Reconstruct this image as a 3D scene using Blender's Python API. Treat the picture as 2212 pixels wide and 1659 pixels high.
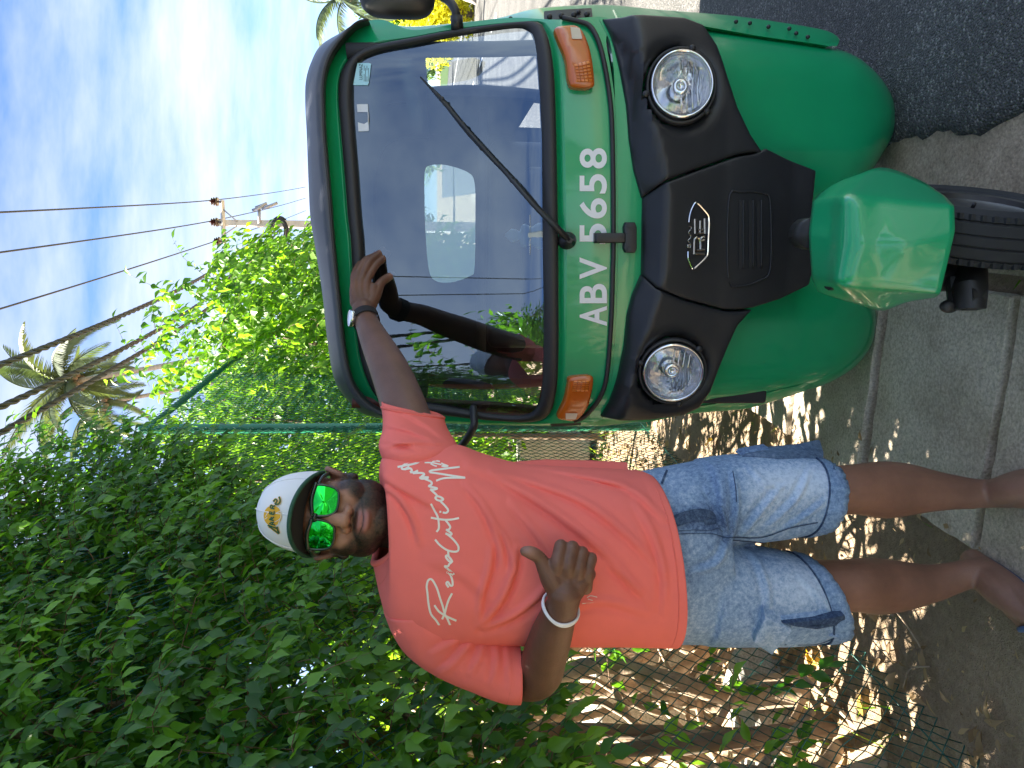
import bpy, bmesh, math, random
import numpy as np
from mathutils import Vector, Matrix, noise as mnoise
from mathutils.bvhtree import BVHTree
from mathutils.geometry import delaunay_2d_cdt

for o in list(bpy.data.objects): bpy.data.objects.remove(o)
S = bpy.context.scene
COL = S.collection
R = math.radians
rng = np.random.default_rng(7)
random.seed(7)

# ------------------------------------------------------------------ camera
CAM_H = 1.37
PITCH = R(5.7)
cp, sp = math.cos(PITCH), math.sin(PITCH)
cam = bpy.data.cameras.new('camera'); camo = bpy.data.objects.new('camera', cam); COL.objects.link(camo)
cam.sensor_width = 36; cam.lens = 27; cam.clip_start = .05; cam.clip_end = 1500
# the phone was held upright: the long side of the frame runs up and down in the place
camo.matrix_world = Matrix(((0, 1, 0, 0), (-sp, 0, -cp, 0), (-cp, 0, sp, CAM_H), (0, 0, 0, 1)))
S.camera = camo
S.render.engine = 'CYCLES'; cy = S.cycles
cy.max_bounces = 6; cy.diffuse_bounces = 3; cy.glossy_bounces = 4; cy.transmission_bounces = 4; cy.transparent_max_bounces = 10; cy.caustics_reflective = False; cy.caustics_refractive = False

# ------------------------------------------------------------------ sky and sun
SUN_EL, SUN_AZ = R(54), R(-74)          # azimuth from +Y, negative = to the left
sundir = Vector((math.sin(SUN_AZ) * math.cos(SUN_EL), math.cos(SUN_AZ) * math.cos(SUN_EL), math.sin(SUN_EL)))
w = bpy.data.worlds.new('World'); S.world = w; w.use_nodes = True
nt = w.node_tree; nt.nodes.clear()
def N(t, **k):
    n = nt.nodes.new(t)
    for a, b in k.items(): setattr(n, a, b)
    return n
sky = N('ShaderNodeTexSky', sky_type='NISHITA'); sky.sun_disc = False
sky.sun_elevation = SUN_EL; sky.sun_rotation = SUN_AZ
sky.altitude = 0; sky.air_density = .6; sky.dust_density = 0; sky.ozone_density = 4.5
tc = N('ShaderNodeTexCoord')
sep = N('ShaderNodeSeparateXYZ'); nt.links.new(tc.outputs['Generated'], sep.inputs[0])
mz = N('ShaderNodeMath', operation='MAXIMUM'); nt.links.new(sep.outputs[2], mz.inputs[0]); mz.inputs[1].default_value = 0.0
az = N('ShaderNodeMath', operation='ADD'); nt.links.new(mz.outputs[0], az.inputs[0]); az.inputs[1].default_value = .16
dx = N('ShaderNodeMath', operation='DIVIDE'); nt.links.new(sep.outputs[0], dx.inputs[0]); nt.links.new(az.outputs[0], dx.inputs[1])
dy = N('ShaderNodeMath', operation='DIVIDE'); nt.links.new(sep.outputs[1], dy.inputs[0]); nt.links.new(az.outputs[0], dy.inputs[1])
cmb = N('ShaderNodeCombineXYZ'); nt.links.new(dx.outputs[0], cmb.inputs[0]); nt.links.new(dy.outputs[0], cmb.inputs[1])
mp = N('ShaderNodeMapping'); nt.links.new(cmb.outputs[0], mp.inputs[0]); mp.inputs['Rotation'].default_value = (0, 0, R(12)); mp.inputs['Scale'].default_value = (.55, 1.0, 1)
mp.inputs['Location'].default_value = (.35, .4, 0)
n1 = N('ShaderNodeTexNoise'); n1.inputs['Scale'].default_value = 1.1; n1.inputs['Detail'].default_value = 7; n1.inputs['Roughness'].default_value = .55; n1.inputs['Distortion'].default_value = .25
nt.links.new(mp.outputs[0], n1.inputs['Vector'])
n2 = N('ShaderNodeTexNoise'); n2.inputs['Scale'].default_value = 6; n2.inputs['Detail'].default_value = 5; n2.inputs['Roughness'].default_value = .6
nt.links.new(mp.outputs[0], n2.inputs['Vector'])
mx = N('ShaderNodeMath', operation='MULTIPLY_ADD'); nt.links.new(n2.outputs[0], mx.inputs[0]); mx.inputs[1].default_value = .28; nt.links.new(n1.outputs[0], mx.inputs[2])
rmp = N('ShaderNodeValToRGB'); rmp.color_ramp.elements[0].position = .52; rmp.color_ramp.elements[1].position = .80
rmp.color_ramp.elements[1].color = (.88, .88, .88, 1)
nt.links.new(mx.outputs[0], rmp.inputs[0])
mixc = N('ShaderNodeMix', data_type='RGBA'); hzn = N('ShaderNodeMapRange'); hzn.inputs[1].default_value = 0; hzn.inputs[2].default_value = .06; nt.links.new(sep.outputs[2], hzn.inputs[0])
mcl = N('ShaderNodeMath', operation='MULTIPLY'); nt.links.new(rmp.outputs[0], mcl.inputs[0]); nt.links.new(hzn.outputs[0], mcl.inputs[1])
nt.links.new(mcl.outputs[0], mixc.inputs[0]); nt.links.new(sky.outputs[0], mixc.inputs[6])
mixc.inputs[7].default_value = (3.3, 3.4, 3.6, 1)
bg = N('ShaderNodeBackground'); bg.inputs['Strength'].default_value = .05
nt.links.new(mixc.outputs[2], bg.inputs[0])
wo = N('ShaderNodeOutputWorld'); nt.links.new(bg.outputs[0], wo.inputs[0])

sl = bpy.data.lights.new('sun', 'SUN'); sl.energy = 5.0; sl.angle = R(.55); sl.color = (1, .93, .80)
so = bpy.data.objects.new('sun', sl); COL.objects.link(so); so.location = (-6, 6, 9)
so.rotation_euler = (-sundir).to_track_quat('-Z', 'Y').to_euler()

vs = S.view_settings
vs.view_transform = 'Standard'; vs.look = 'None'; vs.exposure = 2.97; vs.gamma = 1; vs.use_curve_mapping = False

# ------------------------------------------------------------------ helpers: photograph measure -> place
FPX = 1659.0
def ray(x, y):
    a = (829.5 - y) / FPX; b = (x - 1106.0) / FPX
    return np.array([a, cp - b * sp, -sp - b * cp])
def pt(x, y, Y):
    r = ray(x, y); return np.array([0, 0, CAM_H]) + r * (Y / r[1])
def gp(x, y, z=0.0):
    r = ray(x, y); k = (z - CAM_H) / r[2]; return np.array([0, 0, CAM_H]) + r * k
def proj(P):
    P = np.asarray(P, float); d = P - np.array([0, 0, CAM_H])
    zc = d[..., 1] * cp - d[..., 2] * sp
    b = (-d[..., 1] * sp - d[..., 2] * cp) / zc
    return np.stack([1106 + FPX * b, 829.5 - FPX * d[..., 0] / zc], -1)

# ------------------------------------------------------------------ helpers: mesh
def newmesh(name, v, f, mat=None, parent=None, smooth=True, sharp=None):
    me = bpy.data.meshes.new(name)
    me.from_pydata([tuple(map(float, p)) for p in v], [], [tuple(map(int, q)) for q in f])
    if smooth:
        me.polygons.foreach_set('use_smooth', np.ones(len(me.polygons), bool))
        if sharp: me.set_sharp_from_angle(angle=R(sharp))
    me.update()
    o = bpy.data.objects.new(name, me); COL.objects.link(o)
    if mat: me.materials.append(mat)
    if parent: o.parent = parent
    return o
def empty(name, loc=(0, 0, 0)):
    o = bpy.data.objects.new(name, None); COL.objects.link(o); o.location = loc; o.empty_display_size = .1
    return o
def tag(o, label=None, cat=None, group=None, kind=None):
    if label: o['label'] = label
    if cat: o['category'] = cat
    if group: o['group'] = group
    if kind: o['kind'] = kind
    return o
class MB:
    def __init__(s): s.v = []; s.f = []
    def add(s, v, f):
        n = len(s.v); s.v.extend([tuple(p) for p in v]); s.f.extend([tuple(i + n for i in q) for q in f]); return s
    def build(s, name, mat, parent=None, smooth=True, sharp=40): return newmesh(name, s.v, s.f, mat, parent, smooth, sharp)
def g_box(c, h, M=None):
    c = np.array(c, float); h = np.array(h, float)
    v = np.array([[x, y, z] for x in (-1, 1) for y in (-1, 1) for z in (-1, 1)]) * h
    if M is not None: v = v @ np.array(M).T
    return v + c, [(0, 1, 3, 2), (4, 6, 7, 5), (0, 4, 5, 1), (2, 3, 7, 6), (0, 2, 6, 4), (1, 5, 7, 3)]
def frames(P):
    P = np.asarray(P, float); T = np.gradient(P, axis=0); T /= np.linalg.norm(T, axis=1)[:, None] + 1e-12
    ref = np.array([0, 0, 1.0]) if abs(T[0][2]) < .9 else np.array([1.0, 0, 0])
    U = []; u = np.cross(T[0], ref); u /= np.linalg.norm(u)
    for t in T:
        u = u - t * (u @ t); u /= np.linalg.norm(u) + 1e-12; U.append(u)
    U = np.array(U); return T, U, np.cross(T, U)
def spline(P, n):
    P = np.asarray(P, float)
    if len(P) == 2: return P[0] + (P[1] - P[0]) * np.linspace(0, 1, n)[:, None]
    Q = np.vstack([2 * P[0] - P[1], P, 2 * P[-1] - P[-2]])
    d = np.r_[0, np.cumsum(np.linalg.norm(np.diff(P[:, :3], axis=0), axis=1) + 1e-9)]
    out = []
    for s in np.linspace(0, d[-1], n):
        i = min(np.searchsorted(d, s, 'right') - 1, len(P) - 2); i = max(i, 0)
        t = (s - d[i]) / (d[i + 1] - d[i]); a, b, c, e = Q[i:i + 4]
        out.append(.5 * (2 * b + (c - a) * t + (2 * a - 5 * b + 4 * c - e) * t * t + (3 * b - a - 3 * c + e) * t ** 3))
    return np.array(out)
def g_tube(P, r, n=8, caps=True, flat=1.0):
    P = np.asarray(P, float); r = np.broadcast_to(np.asarray(r, float), (len(P),))
    T, U, W = frames(P); a = np.linspace(0, 2 * np.pi, n, endpoint=False)
    v = (P[:, None] + r[:, None, None] * (np.cos(a)[None, :, None] * U[:, None] + flat * np.sin(a)[None, :, None] * W[:, None])).reshape(-1, 3)
    f = [(i * n + j, i * n + (j + 1) % n, (i + 1) * n + (j + 1) % n, (i + 1) * n + j) for i in range(len(P) - 1) for j in range(n)]
    if caps: f += [tuple(range(n))[::-1], tuple(range((len(P) - 1) * n, len(P) * n))]
    return v, f
def limb(keys, n=16, m=24):
    """round-ended tapered limb through (x,y,z,r) keys"""
    K = spline(np.asarray(keys, float), m)
    T = np.gradient(K[:, :3], axis=0); T /= np.linalg.norm(T, axis=1)[:, None]
    pre = []; post = []
    for a in (80, 55, 30, 10):
        q = R(a); pre.append(np.r_[K[0, :3] - T[0] * K[0, 3] * math.sin(q), K[0, 3] * math.cos(q)])
    for a in (10, 30, 55, 80):
        q = R(a); post.append(np.r_[K[-1, :3] + T[-1] * K[-1, 3] * math.sin(q), K[-1, 3] * math.cos(q)])
    K = np.vstack([pre, K, post]); return g_tube(K[:, :3], K[:, 3], n)
def ellipsoid(c, r, M=None, n=24, m=16):
    v = []; f = []
    for i in range(m + 1):
        t = math.pi * i / m
        for j in range(n):
            a = 2 * math.pi * j / n
            v.append((r[0] * math.sin(t) * math.cos(a), r[1] * math.sin(t) * math.sin(a), r[2] * math.cos(t)))
    v = np.array(v)
    if M is not None: v = v @ np.array(M).T
    f = [(i * n + j, (i + 1) * n + j, (i + 1) * n + (j + 1) % n, i * n + (j + 1) % n) for i in range(m) for j in range(n)]
    return v + np.array(c), f
def rings(RL, caps=True):
    n = len(RL[0]); v = np.vstack(RL)
    f = [(i * n + j, i * n + (j + 1) % n, (i + 1) * n + (j + 1) % n, (i + 1) * n + j) for i in range(len(RL) - 1) for j in range(n)]
    if caps: f += [tuple(range(n))[::-1], tuple(range((len(RL) - 1) * n, len(RL) * n))]
    return v, f
def remesh(pieces, vox, it=4, fac=.5):
    mb = MB()
    for v, f in pieces: mb.add(v, f)
    o = mb.build('tmp', None)
    m = o.modifiers.new('r', 'REMESH'); m.mode = 'VOXEL'; m.voxel_size = vox; m.adaptivity = 0
    if it:
        m = o.modifiers.new('s', 'SMOOTH'); m.iterations = it; m.factor = fac
    dg = bpy.context.evaluated_depsgraph_get(); e = o.evaluated_get(dg).to_mesh()
    v = np.empty(len(e.vertices) * 3); e.vertices.foreach_get('co', v)
    f = [tuple(p.vertices) for p in e.polygons]
    o.evaluated_get(dg).to_mesh_clear(); me = o.data; bpy.data.objects.remove(o); bpy.data.meshes.remove(me)
    return v.reshape(-1, 3), f
def set_col(o, name, c):
    a = o.data.attributes.new(name, 'FLOAT_COLOR', 'POINT')
    c = np.asarray(c, float)
    if c.ndim == 1: c = np.repeat(c[:, None], 3, 1)
    a.data.foreach_set('color', np.c_[c, np.ones(len(c))].ravel())

# ------------------------------------------------------------------ helpers: materials
def mat(name, col=(.5, .5, .5), rough=.6, metal=0, var=0, vscale=8, bump=0, bscale=60, coat=0, spec=.5, col2=None, detail=4, attr=None, coords='Object', stretch=None, ior=None):
    m = bpy.data.materials.new(name); m.use_nodes = True; t = m.node_tree; p = t.nodes['Principled BSDF']
    p.inputs['Base Color'].default_value = (*col, 1); p.inputs['Roughness'].default_value = rough; p.inputs['Metallic'].default_value = metal
    p.inputs['Coat Weight'].default_value = coat; p.inputs['Coat Roughness'].default_value = .04; p.inputs['Specular IOR Level'].default_value = spec
    tcn = t.nodes.new('ShaderNodeTexCoord'); vec = tcn.outputs[coords]
    if stretch:
        mpp = t.nodes.new('ShaderNodeMapping'); t.links.new(vec, mpp.inputs[0]); mpp.inputs['Scale'].default_value = stretch; vec = mpp.outputs[0]
    src = None
    if attr:
        at = t.nodes.new('ShaderNodeAttribute'); at.attribute_name = attr; src = at.outputs['Color']
        t.links.new(src, p.inputs['Base Color'])
    if var or col2:
        n = t.nodes.new('ShaderNodeTexNoise'); n.inputs['Scale'].default_value = vscale; n.inputs['Detail'].default_value = detail; n.inputs['Roughness'].default_value = .65
        t.links.new(vec, n.inputs['Vector'])
        r = t.nodes.new('ShaderNodeMapRange'); r.inputs[1].default_value = .3; r.inputs[2].default_value = .7
        t.links.new(n.outputs[0], r.inputs[0])
        if attr:
            x = t.nodes.new('ShaderNodeMix'); x.data_type = 'RGBA'; x.blend_type = 'MULTIPLY'; x.inputs[0].default_value = 1
            r.inputs[3].default_value = 1 - var; r.inputs[4].default_value = 1 + var
            t.links.new(src, x.inputs[6]); t.links.new(r.outputs[0], x.inputs[7])
        else:
            x = t.nodes.new('ShaderNodeMix'); x.data_type = 'RGBA'; t.links.new(r.outputs[0], x.inputs[0])
            a = tuple(c * (1 - var) for c in col); b = col2 if col2 else tuple(min(1, c * (1 + var)) for c in col)
            x.inputs[6].default_value = (*a, 1); x.inputs[7].default_value = (*b, 1)
        t.links.new(x.outputs[2], p.inputs['Base Color'])
    if bump:
        n = t.nodes.new('ShaderNodeTexNoise'); n.inputs['Scale'].default_value = bscale; n.inputs['Detail'].default_value = 3
        t.links.new(vec, n.inputs['Vector'])
        b = t.nodes.new('ShaderNodeBump'); b.inputs['Strength'].default_value = bump; b.inputs['Distance'].default_value = .01
        t.links.new(n.outputs[0], b.inputs['Height']); t.links.new(b.outputs[0], p.inputs['Normal'])
    return m
def leafmat(name, dark, light, trans=.45, rough=.42):
    m = bpy.data.materials.new(name); m.use_nodes = True; t = m.node_tree; p = t.nodes['Principled BSDF']; out = t.nodes['Material Output']
    at = t.nodes.new('ShaderNodeAttribute'); at.attribute_name = 'tint'
    oi = t.nodes.new('ShaderNodeObjectInfo')
    x = t.nodes.new('ShaderNodeMix'); x.data_type = 'RGBA'; t.links.new(at.outputs['Fac'], x.inputs[0])
    x.inputs[6].default_value = (*dark, 1); x.inputs[7].default_value = (*light, 1)
    t.links.new(x.outputs[2], p.inputs['Base Color']); p.inputs['Roughness'].default_value = rough
    tr = t.nodes.new('ShaderNodeBsdfTranslucent')
    y = t.nodes.new('ShaderNodeMix'); y.data_type = 'RGBA'; y.blend_type = 'MULTIPLY'; y.inputs[0].default_value = 1
    t.links.new(x.outputs[2], y.inputs[6]); y.inputs[7].default_value = (2.5, 2.4, 1.0, 1); t.links.new(y.outputs[2], tr.inputs[0])
    ms = t.nodes.new('ShaderNodeMixShader'); ms.inputs[0].default_value = trans
    t.links.new(p.outputs[0], ms.inputs[1]); t.links.new(tr.outputs[0], ms.inputs[2]); t.links.new(ms.outputs[0], out.inputs[0])
    return m
# ------------------------------------------------------------------ road frame
TH = R(13.5)
EX = np.array([math.sin(TH), math.cos(TH), 0]); NX = np.array([math.cos(TH), -math.sin(TH), 0])
def rw(s, t, z=0.0):
    s, t, z = np.broadcast_arrays(np.asarray(s, float), np.asarray(t, float), np.asarray(z, float))
    return s[..., None] * EX + t[..., None] * NX + z[..., None] * np.array([0, 0, 1.0])
def fnoise(P, sc, seed=0):
    """smooth lattice noise, about -1..1"""
    Q = np.asarray(P, float) * sc + np.array([seed * 1.7 + 100.3, 50.1 - seed, .37 * seed + 77.7]); I = np.floor(Q).astype(np.int64); F_ = Q - I; U_ = F_ * F_ * (3 - 2 * F_); r = np.zeros(len(Q))
    for a in (0, 1):
        for b in (0, 1):
            for c in (0, 1):
                h = ((I[:, 0] + a) * 73856093) ^ ((I[:, 1] + b) * 19349663) ^ ((I[:, 2] + c) * 83492791); h = (h ^ (h >> 13)) * 1274126177 & 0x7fffffff
                w_ = (U_[:, 0] if a else 1 - U_[:, 0]) * (U_[:, 1] if b else 1 - U_[:, 1]) * (U_[:, 2] if c else 1 - U_[:, 2]); r += w_ * ((h % 20011) / 10005.5 - 1)
    return r * .8

# materials of the setting
def ground_mat():
    m = bpy.data.materials.new('soil'); m.use_nodes = True; t = m.node_tree; p = t.nodes['Principled BSDF']; p.inputs['Roughness'].default_value = .95
    p.inputs['Specular IOR Level'].default_value = .15
    tcn = t.nodes.new('ShaderNodeTexCoord')
    def noi(s, d=6, r=.65):
        n = t.nodes.new('ShaderNodeTexNoise'); n.inputs['Scale'].default_value = s; n.inputs['Detail'].default_value = d; n.inputs['Roughness'].default_value = r
        t.links.new(tcn.outputs['Object'], n.inputs['Vector']); return n
    a = noi(2.2); b = noi(45, 5, .7); c = noi(160, 3)
    rp = t.nodes.new('ShaderNodeValToRGB'); e = rp.color_ramp.elements
    e[0].position = .3; e[0].color = (.19, .137, .09, 1); e[1].position = .72; e[1].color = (.47, .355, .245, 1)
    q = e.new(.52); q.color = (.33, .245, .165, 1)
    mxx = t.nodes.new('ShaderNodeMath'); mxx.operation = 'MULTIPLY_ADD'; mxx.inputs[1].default_value = .55
    t.links.new(b.outputs[0], mxx.inputs[0])
    m2 = t.nodes.new('ShaderNodeMath'); m2.operation = 'MULTIPLY'; m2.inputs[1].default_value = .48; t.links.new(a.outputs[0], m2.inputs[0]); t.links.new(m2.outputs[0], mxx.inputs[2])
    t.links.new(mxx.outputs[0], rp.inputs[0]); t.links.new(rp.outputs[0], p.inputs['Base Color'])
    ad = t.nodes.new('ShaderNodeMath'); ad.operation = 'ADD'; t.links.new(b.outputs[0], ad.inputs[0]); t.links.new(c.outputs[0], ad.inputs[1])
    bu = t.nodes.new('ShaderNodeBump'); bu.inputs['Strength'].default_value = .9; bu.inputs['Distance'].default_value = .012
    t.links.new(ad.outputs[0], bu.inputs['Height']); t.links.new(bu.outputs[0], p.inputs['Normal'])
    return m
def asphalt_mat():
    m = bpy.data.materials.new('asphalt'); m.use_nodes = True; t = m.node_tree; p = t.nodes['Principled BSDF']; p.inputs['Roughness'].default_value = .85
    tcn = t.nodes.new('ShaderNodeTexCoord')
    v = t.nodes.new('ShaderNodeTexVoronoi'); v.inputs['Scale'].default_value = 150; t.links.new(tcn.outputs['Object'], v.inputs['Vector'])
    n = t.nodes.new('ShaderNodeTexNoise'); n.inputs['Scale'].default_value = 1.6; n.inputs['Detail'].default_value = 8; t.links.new(tcn.outputs['Object'], n.inputs['Vector'])
    sepc = t.nodes.new('ShaderNodeSeparateColor'); t.links.new(v.outputs['Color'], sepc.inputs[0])
    rp = t.nodes.new('ShaderNodeValToRGB'); e = rp.color_ramp.elements
    e[0].position = 0; e[0].color = (.046, .045, .043, 1); e[1].position = 1; e[1].color = (.21, .20, .185, 1); q = e.new(.8); q.color = (.082, .080, .077, 1)
    t.links.new(sepc.outputs[0], rp.inputs[0])
    x = t.nodes.new('ShaderNodeMix'); x.data_type = 'RGBA'; x.blend_type = 'MULTIPLY'; x.inputs[0].default_value = 1
    mr = t.nodes.new('ShaderNodeMapRange'); mr.inputs[1].default_value = .3; mr.inputs[2].default_value = .7; mr.inputs[3].default_value = .75; mr.inputs[4].default_value = 1.4
    t.links.new(n.outputs[0], mr.inputs[0]); t.links.new(rp.outputs[0], x.inputs[6]); t.links.new(mr.outputs[0], x.inputs[7]); t.links.new(x.outputs[2], p.inputs['Base Color'])
    iv = t.nodes.new('ShaderNodeMath'); iv.operation = 'SUBTRACT'; iv.inputs[0].default_value = 1; t.links.new(v.outputs['Distance'], iv.inputs[1])
    bu = t.nodes.new('ShaderNodeBump'); bu.inputs['Strength'].default_value = 1; bu.inputs['Distance'].default_value = .008
    t.links.new(iv.outputs[0], bu.inputs['Height']); t.links.new(bu.outputs[0], p.inputs['Normal'])
    return m
def concrete_mat(name, c0, c1):
    m = bpy.data.materials.new(name); m.use_nodes = True; t = m.node_tree; p = t.nodes['Principled BSDF']; p.inputs['Roughness'].default_value = .9
    p.inputs['Specular IOR Level'].default_value = .2
    tcn = t.nodes.new('ShaderNodeTexCoord')
    def noi(s, d=6, r=.65):
        n = t.nodes.new('ShaderNodeTexNoise'); n.inputs['Scale'].default_value = s; n.inputs['Detail'].default_value = d; n.inputs['Roughness'].default_value = r
        t.links.new(tcn.outputs['Object'], n.inputs['Vector']); return n
    a = noi(4.5, 8, .7); b = noi(120, 4, .7)
    rp = t.nodes.new('ShaderNodeValToRGB'); e = rp.color_ramp.elements
    e[0].position = .33; e[0].color = (*c0, 1); e[1].position = .68; e[1].color = (*c1, 1)
    t.links.new(a.outputs[0], rp.inputs[0])
    r2 = t.nodes.new('ShaderNodeMapRange'); r2.inputs[1].default_value = .3; r2.inputs[2].default_value = .7; r2.inputs[3].default_value = .6; r2.inputs[4].default_value = 1.3
    t.links.new(b.outputs[0], r2.inputs[0])
    x = t.nodes.new('ShaderNodeMix'); x.data_type = 'RGBA'; x.blend_type = 'MULTIPLY'; x.inputs[0].default_value = 1
    t.links.new(rp.outputs[0], x.inputs[6]); t.links.new(r2.outputs[0], x.inputs[7]); t.links.new(x.outputs[2], p.inputs['Base Color'])
    bu = t.nodes.new('ShaderNodeBump'); bu.inputs['Strength'].default_value = .6; bu.inputs['Distance'].default_value = .006
    t.links.new(b.outputs[0], bu.inputs['Height']); t.links.new(bu.outputs[0], p.inputs['Normal'])
    return m
M_soil = ground_mat(); M_asph = asphalt_mat()
M_slab = concrete_mat('slab_concrete', (.42, .345, .255), (.64, .555, .445))
M_verge = concrete_mat('verge_concrete', (.31, .24, .165), (.50, .395, .285))
M_block = concrete_mat('block_concrete', (.30, .28, .25), (.45, .43, .39))
M_white = mat('road_paint', (.75, .75, .73), .7, var=.15, vscale=20)
M_pvc = mat('green_coated_wire', (.008, .105, .085), .42)
M_post = mat('green_painted_pipe', (.01, .17, .09), .4, var=.15, vscale=10)
M_leaf = leafmat('ficus_leaf', (.023, .098, .010), (.155, .35, .032), .38, .36)
M_leafsun = leafmat('sunlit_leaf', (.045, .13, .008), (.20, .38, .03), .5, .42)
M_bush = leafmat('bush_leaf', (.05, .12, .012), (.20, .30, .03), .4, .5)
M_yel = leafmat('yellow_leaf', (.28, .30, .01), (.60, .55, .03), .4, .5)
M_palm = leafmat('palm_leaf', (.028, .050, .024), (.085, .115, .055), .22, .45)
M_bark = mat('bark', (.16, .115, .08), .9, var=.35, vscale=9, bump=.6, bscale=40, stretch=(1, 1, .3))
M_root = mat('aerial_root', (.34, .25, .17), .85, var=.35, vscale=14, bump=.5, bscale=50)
M_twig = mat('twig', (.20, .12, .07), .8, var=.2)
M_ptrunk = mat('palm_trunk', (.30, .27, .24), .9, var=.3, vscale=5, stretch=(1, 1, 4))
M_dry = leafmat('dry_leaf', (.16, .095, .045), (.42, .30, .17), .2, .7)
M_dryy = leafmat('yellow_fallen_leaf', (.50, .28, .02), (.72, .48, .05), .3, .6)
M_grass = leafmat('grass', (.05, .14, .01), (.24, .36, .04), .35, .6)
M_conc_pole = mat('pole_concrete', (.50, .46, .40), .9, var=.15, vscale=3)
M_cable = mat('black_cable', (.016, .017, .02), .6)
M_insul = mat('brown_porcelain', (.045, .014, .010), .25, coat=.5)
M_steel = mat('galvanised_steel', (.35, .35, .36), .5, metal=.7)

# ------------------------------------------------------------------ ground, verge, road
def grid_axis(lo, hi, fine_lo, fine_hi, d):
    a = list(np.arange(fine_lo, fine_hi, d)); x = fine_hi; st = d
    while x < hi: a.append(x); st *= 1.5; x += st
    a.append(hi); x = fine_lo; st = d; pre = []
    while x > lo: st *= 1.5; x -= st; pre.append(max(x, lo))
    return np.array(sorted(set(pre + a)))
sa = grid_axis(-400, 700, -.5, 5.2, .045); ta = grid_axis(-400, 400, -3.2, .3, .045)
SS, TT = np.meshgrid(sa, ta, indexing='ij'); sh = SS.shape
P = rw(SS.ravel(), TT.ravel(), 0)
near = (np.abs(P[:, 0]) < 7) & (P[:, 1] > -3) & (P[:, 1] < 9)
hz = np.zeros(len(P)); hz[near] = .016 * fnoise(P[near], 2.3, 3) + .010 * fnoise(P[near], 9, 5) - .004
tt = TT.ravel(); hz = np.where(near & (tt > -.95), np.minimum(hz, -.004), hz)
hz = np.where(near & (tt < -1.35), hz + .05 * np.clip((-1.35 - tt) / .6, 0, 1), hz)
P[:, 2] = np.where(near, hz, -.006)
fq = [(i * sh[1] + j, (i + 1) * sh[1] + j, (i + 1) * sh[1] + j + 1, i * sh[1] + j + 1) for i in range(sh[0] - 1) for j in range(sh[1] - 1)]
g = newmesh('ground', P, [q[::-1] for q in fq], M_soil); tag(g, kind='structure')
def gz(x, y):
    return 0.0
# sandy concrete verge between the slabs and the road
sv = np.linspace(-6, 30, 260)
jl = .02 * np.array([mnoise.noise(Vector((s * 3, 1, 0))) for s in sv]); 
v = np.vstack([rw(sv, -.145 + jl, .008), rw(sv, .4 + 0 * sv, .014)]); n = len(sv)
tag(newmesh('verge', v, [(i + n, i + n + 1, i + 1, i) for i in range(n - 1)], M_verge), kind='structure')
# asphalt with a broken edge
sv = np.concatenate([np.linspace(-30, 0, 12)[:-1], np.linspace(0, 5, 170), np.linspace(5, 160, 120)[1:]])
ed = np.array([.19 + .05 * mnoise.noise(Vector((s * 1.3, 4, 0))) + .035 * mnoise.noise(Vector((s * 6, 9, 0))) + .016 * mnoise.noise(Vector((s * 21, 2, 0))) for s in sv])
n = len(sv)
rows = [rw(sv, ed, .004), rw(sv, ed + .012, .024), rw(sv, ed + .05, .030), rw(sv, ed * 0 + 1.0, .034), rw(sv, ed * 0 + 5, .05), rw(sv, ed * 0 + 13, .03)]
v = np.vstack(rows); f = [(k * n + i, (k + 1) * n + i, (k + 1) * n + i + 1, k * n + i + 1) for k in range(5) for i in range(n - 1)]
tag(newmesh('road', v, [q[::-1] for q in f], M_asph), kind='structure')
def marking(name, s0, s1, t, wd):
    sv = np.linspace(s0, s1, 6); zz = .046 + .004 * 0
    v = np.vstack([rw(sv, t - wd / 2 + 0 * sv, .056), rw(sv, t + wd / 2 + 0 * sv, .056)])
    o = newmesh(name, v, [(i + 6, i + 7, i + 1, i) for i in range(5)], M_white, smooth=False); return tag(o, kind='structure')
for k in range(9): marking('lane_dash', -2 + k * 5.0, k * 5.0 - .4, 3.9, .12)
marking('edge_line', -20, 120, 8.0, .12)
M_lawn = mat('mown_grass', (.035, .075, .012), .95, var=.35, vscale=1.5, bump=.6, bscale=30, col2=(.085, .13, .025))
sv = np.linspace(-60, 220, 60); n = len(sv); v = np.vstack([rw(sv, 12.6 + .3 * np.sin(sv), .045), rw(sv, 90 + 0 * sv, .05)])
tag(newmesh('grass_verge', v, [(i + n, i + n + 1, i + 1, i) for i in range(n - 1)], M_lawn), kind='structure')
# pavement: single concrete slabs
pav = empty('pavement', tuple(rw(2, -.5, 0))); tag(pav, kind='structure')
def slab(s0, s1, t0, t1, seed):
    L = []
    def edge(a, b, m):
        for k in range(m):
            u = k / m; p = np.array(a) + (np.array(b) - np.array(a)) * u
            q = Vector((p[0] * 7 + seed, p[1] * 7, seed * 3.1))
            L.append(p + .009 * np.array([mnoise.noise(q), mnoise.noise(q + Vector((9, 4, 1)))]) + .006 * np.array([mnoise.noise(q * 4), mnoise.noise(q * 4 + Vector((9, 4, 1)))]))
    edge((s0, t0), (s1, t0), 16); edge((s1, t0), (s1, t1), 20); edge((s1, t1), (s0, t1), 16); edge((s0, t1), (s0, t0), 20)
    L = np.array(L); c = L.mean(0); m = len(L)
    tilt = np.array([.012, .006]) * rng.normal(size=2)
    def ring(k, z): q = c + (L - c) * k; return rw(q[:, 0], q[:, 1], z + (q - c) @ tilt)
    v = np.vstack([ring(1.0, -.05), ring(1.0, .021), ring(.985, .029), ring(.5, .031)])
    f = [(k * m + j, k * m + (j + 1) % m, (k + 1) * m + (j + 1) % m, (k + 1) * m + j) for k in range(3) for j in range(m)] + [tuple(range(3 * m, 4 * m))]
    return newmesh('slab', v, [q[::-1] for q in f], M_slab, sharp=35)
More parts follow.
